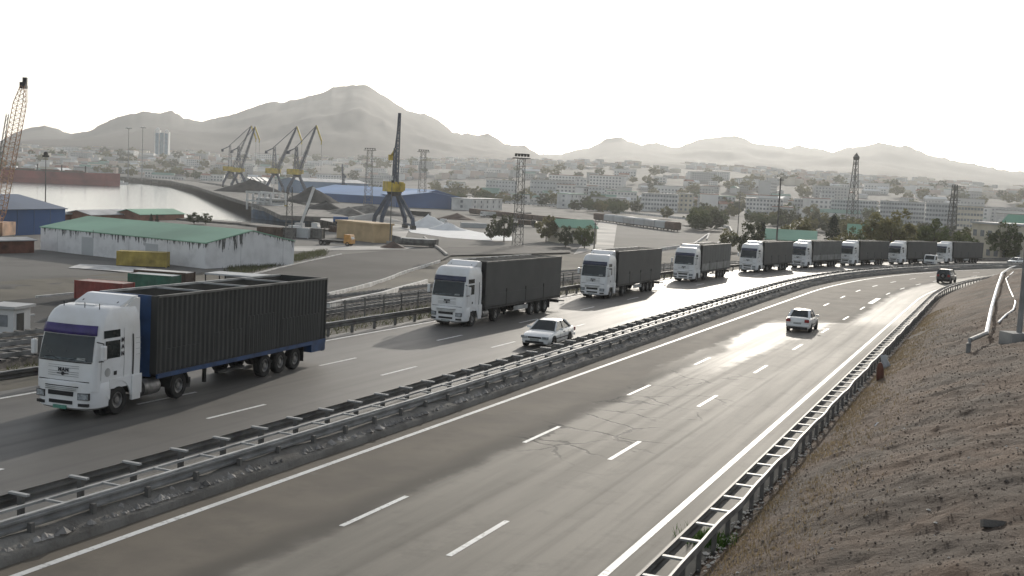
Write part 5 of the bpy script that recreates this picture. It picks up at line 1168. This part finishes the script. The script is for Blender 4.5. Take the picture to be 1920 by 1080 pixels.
NAMED = [('large dark bushy tree behind the fifth truck', 1414, 262, 8.6, 'dark', .95, 0), ('tall olive tree behind the seventh and eighth trucks', 1676, 262, 11.0, 'olive', 1.05, 1), ('dark green tree between the olive tree and the power pylon', 1757, 262, 8.8, 'green', .95, 0),
 ('dark conifer rising behind the sixth truck', 1567, 330, 11.5, 'conifer', 1.3, 0), ('light green tree behind the sixth truck', 1618, 285, 8.2, 'green', 1.0, 1), ('small green tree just left of the tall olive tree', 1590, 250, 6.4, 'olive', 1.0, 0), ('bushy green tree at the right edge above the hillside', 1893, 290, 9.0, 'green', 1.0, 1),
 ('small tree behind the last trailer', 1812, 270, 6.6, 'green', .9, 0), ('dark tree left of the small cream house', 950, 318, 7.4, 'dark', 1.0, 1), ('round olive tree beside the small cream house', 1029, 326, 7.4, 'olive', 1.0, 0), ('young dark tree in front of the small cream house', 1066, 300, 5.4, 'dark', 1.0, 0), ('dark green tree at the corner of the small cream house', 1102, 302, 6.0, 'green', 1.05, 1),
 ('low dark bush by the railway left of the twin floodlight tower', 926, 322, 4.2, 'dark', 1.2, 0), ('dark conifer beside the roadside hall', 1434, 300, 9.5, 'conifer', 1.3, 1), ('olive tree behind the roadside hall', 1500, 340, 10, 'olive', 1.0, 0), ('pale green tree at the bend of the side road', 1372, 330, 6.2, 'olive', 1.1, 1), ('dark tree right of the power pylon', 1838, 330, 9.5, 'dark', .9, 1), ('green tree in the gap left of the power pylon', 1728, 300, 7.8, 'olive', 1., 0), ('bush at the right side of the blue gabled warehouse', 872, 660, 7, 'dark', 1.3, 0),
 ('small conifer in front of the brick harbour building with dark roof', 285, 335, 3.0, 'conifer', 1.2, 0), ('second small conifer in front of the brick harbour buildings', 296, 338, 2.8, 'conifer', 1.2, 1), ('dark bushy tree right of the brick harbour buildings', 366, 345, 3.4, 'dark', 1.3, 1), ('dark bush beside the row of containers', 388, 348, 3.0, 'dark', 1.5, 0)]
for a in NAMED: tree(*a)
for k in range(230):       # trees scattered through the town
    px = rng.uniform(-30, 1960); D = rng.uniform(820, 1900) if px > 800 else rng.uniform(1500, 2400)
    kd = ['dark', 'olive', 'green', 'olive'][rng.integers(4)]; p = az_pt(px, D)
    r = link('town_tree', TREE[(kd, int(rng.integers(2)))][0], None, p, rng.uniform(0, 6)); h = rng.uniform(7, 13)*(1.25 if D > 1300 else 1); r.scale = (h*1.3, h*1.3, h); tag(r, {'dark': 'dark', 'olive': 'olive', 'green': 'green'}[kd]+' hazy tree among the houses of the distant town '+zone(px), 'tree', 'trees among the houses of the distant town')
# olive groves below the town: each tree a tree
for cx, cd, n, sp in ((940, 900, 12, 24), (1150, 760, 14, 26), (1105, 780, 8, 18), (850, 880, 6, 14), (740, 900, 10, 34), (1350, 700, 14, 34), (1450, 640, 12, 30), (1560, 560, 14, 34), (1640, 500, 12, 30), (1740, 480, 12, 30), (1840, 430, 12, 34), (1330, 520, 7, 20)):
    for k in range(n):
        px = cx+rng.normal()*sp; D = cd*(1+.06*rng.normal()); kd = ['olive', 'dark', 'green'][rng.integers(3)]; p = az_pt(px, D); r = link('grove_tree', TREE[(kd, int(rng.integers(2)))][0], None, p, rng.uniform(0, 6)); h = rng.uniform(5.5, 9); r.scale = (h*1.2, h*1.2, h); tag(r, kd+' leafy tree in the green belt '+zone(px), 'tree', 'trees of the green belt between port and town')
# ---- grass and weeds
def blades(name, pts, h, m, seed, kind='stuff', w_=.02):
    rg = np.random.default_rng(seed); V = []; Fc = []
    for i, p in enumerate(pts):
        a = rg.uniform(0, 6.28); l = h*rg.uniform(.5, 1.3); lean = rg.normal(size=2)*.35*l; dx, dy = math.cos(a)*w_, math.sin(a)*w_
        V += [(p[0]-dx, p[1]-dy, p[2]), (p[0]+dx, p[1]+dy, p[2]), (p[0]+lean[0], p[1]+lean[1], p[2]+l)]; Fc.append((3*i, 3*i+1, 3*i+2))
    me = bpy.data.meshes.new(name); me.from_pydata(V, [], Fc); me.materials.append(m); o = link(name, me); o['kind'] = kind; return o
M_dry = leaf_mat('dry_grass', (.30, .235, .14), (.2, .155, .09), .35); M_grass = leaf_mat('green_grass', (.045, .11, .015), (.07, .12, .03), .35); M_weed = leaf_mat('olive_weeds', (.07, .085, .035), (.10, .10, .05), .3)
pts = []
for k in range(26000):
    s_ = 8+100*rng.random()**1.3; p_ = abs(rng.normal())*1.1+.25
    if vnoise(np.array(s_/3.), np.array(p_))+.25*rng.random() < .5: continue
    q = road_pt(s_, 12.2+p_); pts.append((q[0], q[1], float('nan')))
pts = np.array(pts); pts[:, 2] = hz(pts[:, 0], pts[:, 1])-.01; blades('dry_grass', pts, .11, M_dry, 5, w_=.012)
c = hit_hill(1322, 1022); pts = c+np.stack([rng.normal(size=900)*.26, rng.normal(size=900)*.34, np.zeros(900)], -1); pts[:, 2] = hz(pts[:, 0], pts[:, 1])-.01; g_ = blades('grass_clump', pts, .30, M_grass, 6); tag(g_, 'bright green grass clump at the foot of the hillside guardrail', 'grass')
pts = []
for k in range(5000):
    t = rng.random(); a = np.array([430+180*t, 522-40*t]) + np.array([0, -rng.random()*16*(1-.3*t)]); pts.append(a)
pp = []
for a in pts[:700]:
    q = hit(a[0], a[1]-3); 
    for j in range(7): pp.append((q[0]+rng.normal()*.5, q[1]+rng.normal()*.9, q[2]+.05))
blades('grass', pp, .5, M_weed, 8, w_=.05)
pp = []
for k in range(6000):
    s_ = rng.uniform(44, 150); u_ = -rng.uniform(17.2, 22.); q = road_pt(s_, u_); pp.append((q[0], q[1], 0))
pp = np.array(pp); pp[:, 2] = G(pp[:, 0], pp[:, 1])-.02; blades('weeds', pp, .3, M_weed, 9, w_=.03)
# ================================================================== TOWN
def house_mesh(name, L, W, H, roof, mw, mr):
    m = MB(); m.bbox(-L/2, L/2, -W/2, W/2, -5, H); nf = len(m.f)
    if roof > 0: m.prism([(-W/2-.4, H), (W/2+.4, H), (0, H+roof)], -L/2-.4, L/2+.4, 'X')
    else: m.bbox(-L/2-.3, L/2+.3, -W/2-.3, W/2+.3, H, H+.5)
    me = m.mesh(name, mw); me.materials.append(mr)
    for p in me.polygons:
        if p.center.z > H+.02 or (roof > 0 and p.center.z >= H): p.material_index = 1
    if H > 4:
        b = bmesh.new(); b.from_mesh(me); fl = int(H//3)
        for f in range(fl):
            for x in np.arange(-L/2+1.6, L/2-1, 3.2):
                z = 1.3+3*f; vs = [b.verts.new((x+dx, -W/2-.06, z+dz)) for dx, dz in ((-.8, -.7), (.8, -.7), (.8, .8), (-.8, .8))]; b.faces.new(vs).material_index = 2
        b.to_mesh(me); b.free(); me.materials.append(M_win)
    return me
M_w = [mat('town_white', (.62, .61, .59), .9, 0, .08, .05), mat('town_cream', (.55, .50, .42), .9, 0, .08, .05), mat('town_grey', (.40, .40, .39), .9, 0, .08, .05), mat('town_pink', (.50, .40, .35), .9, 0, .08, .05)]
M_r = [M_roofgrey, mat('roof_tin', (.55, .56, .56), .5, .2, .1, .1), mat('roof_red', (.28, .14, .10), .8, 0, .15, .1), mat('roof_dark', (.16, .15, .14), .8, 0, .15, .1), mat('roof_green', (.16, .26, .21), .7, 0, .1, .1)]
HM = []
for i in range(18):
    k = i % 6; L, W, H, rf = [(11, 8, 3.6, 2.2), (14, 10, 6.5, 0), (22, 9, 4.2, 2.4), (34, 12, 12.5, 0), (12, 9, 6.4, 2.4), (26, 12, 8, 0)][k]
    HM.append((house_mesh('town_house', L, W, H, rf, M_w[(i*7+k) % 4], M_r[(i*3+k) % 5]), k))
LAB = ['small pale gabled house in the distant town', 'pale two storey flat roofed house in the distant town', 'long low pale building in the distant town', 'pale four storey block in the distant town', 'two storey gabled house in the distant town', 'long flat roofed building in the distant town']
for i in range(300):
    px = rng.uniform(-20, 1950); right = px > 820
    D = 880+rng.random()**1.2*900 if right else 1480+rng.random()**1.2*900
    if 560 < px < 700 and D < 1500: D += 500
    me, k = HM[int(rng.integers(18))]
    if k in (3, 5) and rng.random() < .35: me, k = HM[int(rng.integers(3))*6+int(rng.choice([0, 1, 4]))]
    p = az_pt(px, D); o = link('town_house', me, None, p, rng.normal()*.25+R(2)+(math.pi/2 if rng.random() < .2 else 0)); o.scale = [rng.uniform(.85, 1.25)]*3
    tag(o, LAB[k]+' '+zone(px), 'house', LAB[k].replace('house', 'houses').replace('building', 'buildings').replace('block', 'blocks').replace('pale four storey', 'four storey'))
# the rest of the far town on the slopes, one mass
V = []; Fc = []; MI = []
n_far = 3200; PX = rng.uniform(-60, 2000, n_far); DD = 1650+rng.random(n_far)**1.0*1050; keep = []
dirs = np.stack([(PX-960)/F_PX, np.ones(n_far)], -1); dirs /= np.linalg.norm(dirs, axis=1)[:, None]; XY = dirs*DD[:, None]; ZZ = G(XY[:, 0], XY[:, 1])
den = fbm(XY[:, 0]/300, XY[:, 1]/300); 
for i in range(n_far):
    if den[i] < -.22: continue
    lift = 0.
    x, y = XY[i]; z = ZZ[i]+lift; L, W, H = rng.uniform(7, 20), rng.uniform(7, 11), rng.choice([3.2, 3.5, 4, 6, 9]); a = rng.normal()*.3; ca, sa = math.cos(a), math.sin(a); o0 = len(V)
    for zz in (z-7, z+H):
        for sx, sy in ((-1, -1), (1, -1), (1, 1), (-1, 1)): V.append((x+ca*sx*L/2-sa*sy*W/2, y+sa*sx*L/2+ca*sy*W/2, zz))
    Fc += [(o0+4, o0+5, o0+6, o0+7), (o0, o0+1, o0+5, o0+4), (o0+1, o0+2, o0+6, o0+5), (o0+2, o0+3, o0+7, o0+6), (o0+3, o0, o0+4, o0+7)]; w_ = int(rng.integers(4)); r_ = 4+int(rng.integers(5)); MI += [r_, w_, w_, w_, w_]
me = bpy.data.meshes.new('far_town'); me.from_pydata(V, [], Fc); [me.materials.append(q) for q in M_w+M_r]; me.polygons.foreach_set('material_index', MI); o = link('far_town', me); o['kind'] = 'stuff'; o['label'] = 'mass of tiny pale houses on the far slopes below the mountains'
# ================================================================== HILLSIDE DETAILS
def pipe(name, label, pts, r_, m, lift, cat='pipe'):
    P = [Vector(hit_hill(*p))+Vector((0, 0, lift)) for p in pts]; out = []
    for i in range(len(P)-1):
        for k in range(5): out.append(P[i].lerp(P[i+1], k/5))
    out.append(P[-1]); r = empty(name, P[0], 0, label, cat); loc = [q-P[0] for q in out]; MB().tube(loc, r_, 12).build('barrel', m, r, True)
    for i in range(4, len(out)-1, 6): MB().bar(loc[i]-Vector((0, 0, r_)), loc[i]-Vector((0, 0, r_+lift+.3)), .08).build('support', M_steel_dk, r)
    return r, P
pr, PP = pipe('gas_pipe', 'thick white gas pipe running up over the dirt hillside', [(1848, 642), (1858, 590), (1868, 552), (1878, 521), (1893, 507), (1922, 497)], .10, M_pipe, .45)
e0 = PP[0]; q = Vector(hit_hill(1815, 662)); q1 = q+Vector((0, 0, max(.5, e0.z-q.z+.02))); MB().tube([Vector(t)-e0 for t in (q-Vector((0, 0, .4)), q1-Vector((0, 0, .15)), q1+(e0-q1)*.06, q1+(e0-q1)*.2, q1+(e0-q1)*.9, e0)], .105, 12).build('elbow', M_pipegrey, pr, True)
pipe('thin_pipe', 'thinner kinked white pipe lying right of the gas pipe', [(1872, 608), (1886, 594), (1900, 584), (1904, 570), (1893, 545), (1886, 525), (1900, 512)], .055, M_pipe, .12)
b = hit_hill(1903, 640); r = empty('lamp_post', b, R(10), 'thick grey lamp post on a concrete block at the right edge', 'lamp post'); MB().bbox(-.5, .5, -.5, .5, -.6, .42).build('footing', M_conc, r); MB().tube([(.18, 0, .4), (.18, 0, 8.3)], [.13, .09], 10).build('shaft', M_steel, r, True); MB().tube([(.18, 0, 8.2), (-.0, 0, 8.6), (-.12, 0, 8.5)], .04, 6).build('arm', M_steel, r); MB().box((-.14, 0, 8.42), (.12, .2, .12)).build('lamp_head', M_steel_dk, r)
b = hit_hill(1650, 712); o = MB().lathe([(-.1, .16), (0, .18), (.55, .17), (.75, .12), (.85, .05)], (0, 0, 0), 'Z', 12).build('rusty_drum', M_rust, None, True); o.location = tuple(b); o.rotation_euler = (.12, -.1, 0); tag(o, 'small rust brown drum standing on the slope below the pipes', 'drum')
b = hit_hill(1661, 690); m = MB(); P = np.array([[(.5*i/5-.25+.05*math.sin(j), .05*math.sin(i*1.9+j), .75*j/6+.03*math.cos(2*i)) for i in range(6)] for j in range(7)]); o = m.grid(P).build('plastic_sheet', M_pale, None, True); o.modifiers.new('s', 'SOLIDIFY').thickness = .012; o.location = tuple(b-np.array([0, 0, .05])); o.rotation_euler = (-.4, .1, .3); tag(o, 'torn whitish plastic sheet caught on the slope beside the drum', 'sheet')
b = hit_hill(1862, 985); o = MB().prism([(-.35, -.1), (.1, -.16), (.38, -.02), (.3, .14), (-.2, .12)], -.05, .09).build('stone_slab', M_concd); o.location = tuple(b); o.rotation_euler = (-.3, .15, .4); tag(o, 'flat grey stone slab lying low on the hillside', 'stone')
for (px, py), lab in (((1640, 800), 'pale bent twig lying in the middle of the hillside'), ((1660, 755), 'grey stick lying on the slope below the plastic sheet')):
    b = hit_hill(px, py); o = MB().tube([(0, 0, .02), (.12, .1, .12), (.16, .3, .06), (.3, .5, .05)], [.02, .018, .014, .006], 5).build('twig', M_pipe if 'pale' in lab else M_concd); o.location = tuple(b); tag(o, lab, 'stick')
# loose stones over the slope
ico = [(0, 0, 1), (.9, 0, .2), (.2, .85, .3), (-.8, .4, .2), (-.6, -.7, .3), (.4, -.8, .1), (0, 0, -.6)]; icf = [(0, 1, 2), (0, 2, 3), (0, 3, 4), (0, 4, 5), (0, 5, 1), (6, 2, 1), (6, 3, 2), (6, 4, 3), (6, 5, 4), (6, 1, 5)]
ico = np.array(ico)
def stones(name, n, srange, pfun, size, m, seed, zf, usgn=None):
    rg = np.random.default_rng(seed); S = rg.uniform(*srange, n); S = srange[0]+(srange[1]-srange[0])*rg.random(n)**1.5; Pq = pfun(rg, n); X = road_pt(S, Pq); X[:, 2] = zf(X[:, 0], X[:, 1]); sz = size*np.exp(np.clip(rg.normal(size=n)*.5, -1.2, 1.25))
    an = rg.uniform(0, 6.28, n); V = np.empty((n, 7, 3)); sc_ = rg.uniform(.6, 1.3, (n, 1, 3)); loc = ico[None]*sc_*sz[:, None, None]; V[..., 0] = loc[..., 0]*np.cos(an)[:, None]-loc[..., 1]*np.sin(an)[:, None]; V[..., 1] = loc[..., 0]*np.sin(an)[:, None]+loc[..., 1]*np.cos(an)[:, None]; V[..., 2] = loc[..., 2]*.7; V += X[:, None]
    Fq = (np.array(icf)[None]+7*np.arange(n)[:, None, None]).reshape(-1, 3); me = bpy.data.meshes.new(name); me.from_pydata(V.reshape(-1, 3).tolist(), [], Fq.tolist()); me.materials.append(m); o = link(name, me); o['kind'] = 'stuff'; return o
M_st1 = mat('brown_stone', (.21, .165, .13), .95, 0, .3, .7); M_st2 = mat('pale_stone', (.62, .58, .52), .95, 0, .2, .7); M_st3 = mat('dark_stone', (.14, .115, .095), .95, 0, .2, .7)
hp = lambda rg, n: 12.6+rg.random(n)*17
stones('stones', 55000, (6, 85), hp, .018, M_st1, 21, hz); stones('stones', 2600, (6, 85), hp, .018, M_st2, 22, hz); stones('stones', 7000, (6, 85), hp, .02, M_st3, 23, hz)
stones('rubble', 9000, (8, 170), lambda rg, n: -.72-rg.random(n)*.42, .06, mat('median_rubble', (.27, .255, .235), .95, 0, .3, .8), 24, lambda x, y: zr(y)+.24)
stones('rubble', 3000, (8, 120), lambda rg, n: 12.0+rg.random(n)*.8, .035, M_st2, 25, lambda x, y: zr(y)+.02)
# ================================================================== YARD CLUTTER
for k, (px, D, rx, h, m_, lab) in enumerate(((105, 118, 2.4, .9, M_concd, 'low heap of broken concrete left of the red container'), (128, 124, 1.8, .8, M_brown, 'small earth heap beside the broken concrete'), (655, 470, 9, 3.4, M_concd, 'grey gravel heap between the quay and the blue warehouse'), (700, 430, 12, 2.6, M_sand, 'pale sand heap at the foot of the portal crane'), (612, 520, 10, 4.2, M_coal, 'small coal heap behind the mobile crane'), (860, 480, 9, 2.4, M_brown, 'brown earth heap in front of the white harbour office'))):
    heap('earth_heap', lab, az_pt(px, D), rx, rx*.75, h, m_, 7.7+k)
for k, (px, D, a, lab) in enumerate(((560, 300, 20, 'white lorry parked right of the row of containers'), (840, 400, 70, 'grey lorry standing beside the salt mound'), (905, 520, -60, 'pale lorry near the white harbour office'), (668, 380, 100, 'white lorry on the quay left of the portal crane'), (1010, 430, 80, 'dark lorry parked behind the round olive tree'), (1180, 520, -70, 'grey lorry on the embankment above the freight train'))):
    box_lorry('yard_lorry', lab, az_pt(px, D), R(a), [M_plaster, M_pale, M_plaster, M_plaster, M_dark, M_pale][k], [M_pale, M_concd, M_plaster, M_bluew, M_brown, M_pale][k], 7)
for k, (px, D, n, lab) in enumerate(((770, 500, 5, 'stack of dark steel beams in front of the blue gabled warehouse'), (870, 400, 4, 'stack of grey planks beside the white salt apron'), (630, 330, 4, 'stack of dark timber beside the tan depot'), (985, 560, 5, 'long stack of pipes below the row of parked vans'))):
    p = az_pt(px, D); r = empty('material_stack', p, R(-10+25*k), lab, 'stack')
    for j in range(n):
        for i in range(3): MB().bbox(0, 9, i*1.1, i*1.1+.95, j*.42, j*.42+.36).build('bundle', [M_dark, M_pale, M_brown, M_steel_dk][k], r)
drape('concrete_pad', [(128, 503), (200, 508), (245, 512)], [(150, 496), (215, 499), (275, 503)], M_kerb, .10, 20, 8)
drape('yard_lane', [(420, 470), (560, 472), (640, 470), (760, 468)], [(560, 462), (640, 461), (700, 462), (780, 464)], M_sand, .08, 30, 8)
kerb('pale low wall running up beside the port road to the barge', [(838, 482), (824, 470), (806, 458), (795, 448)], .5, .4, M_sand)
track('third railway track curving below the port road kerb', -38, 40, 300)
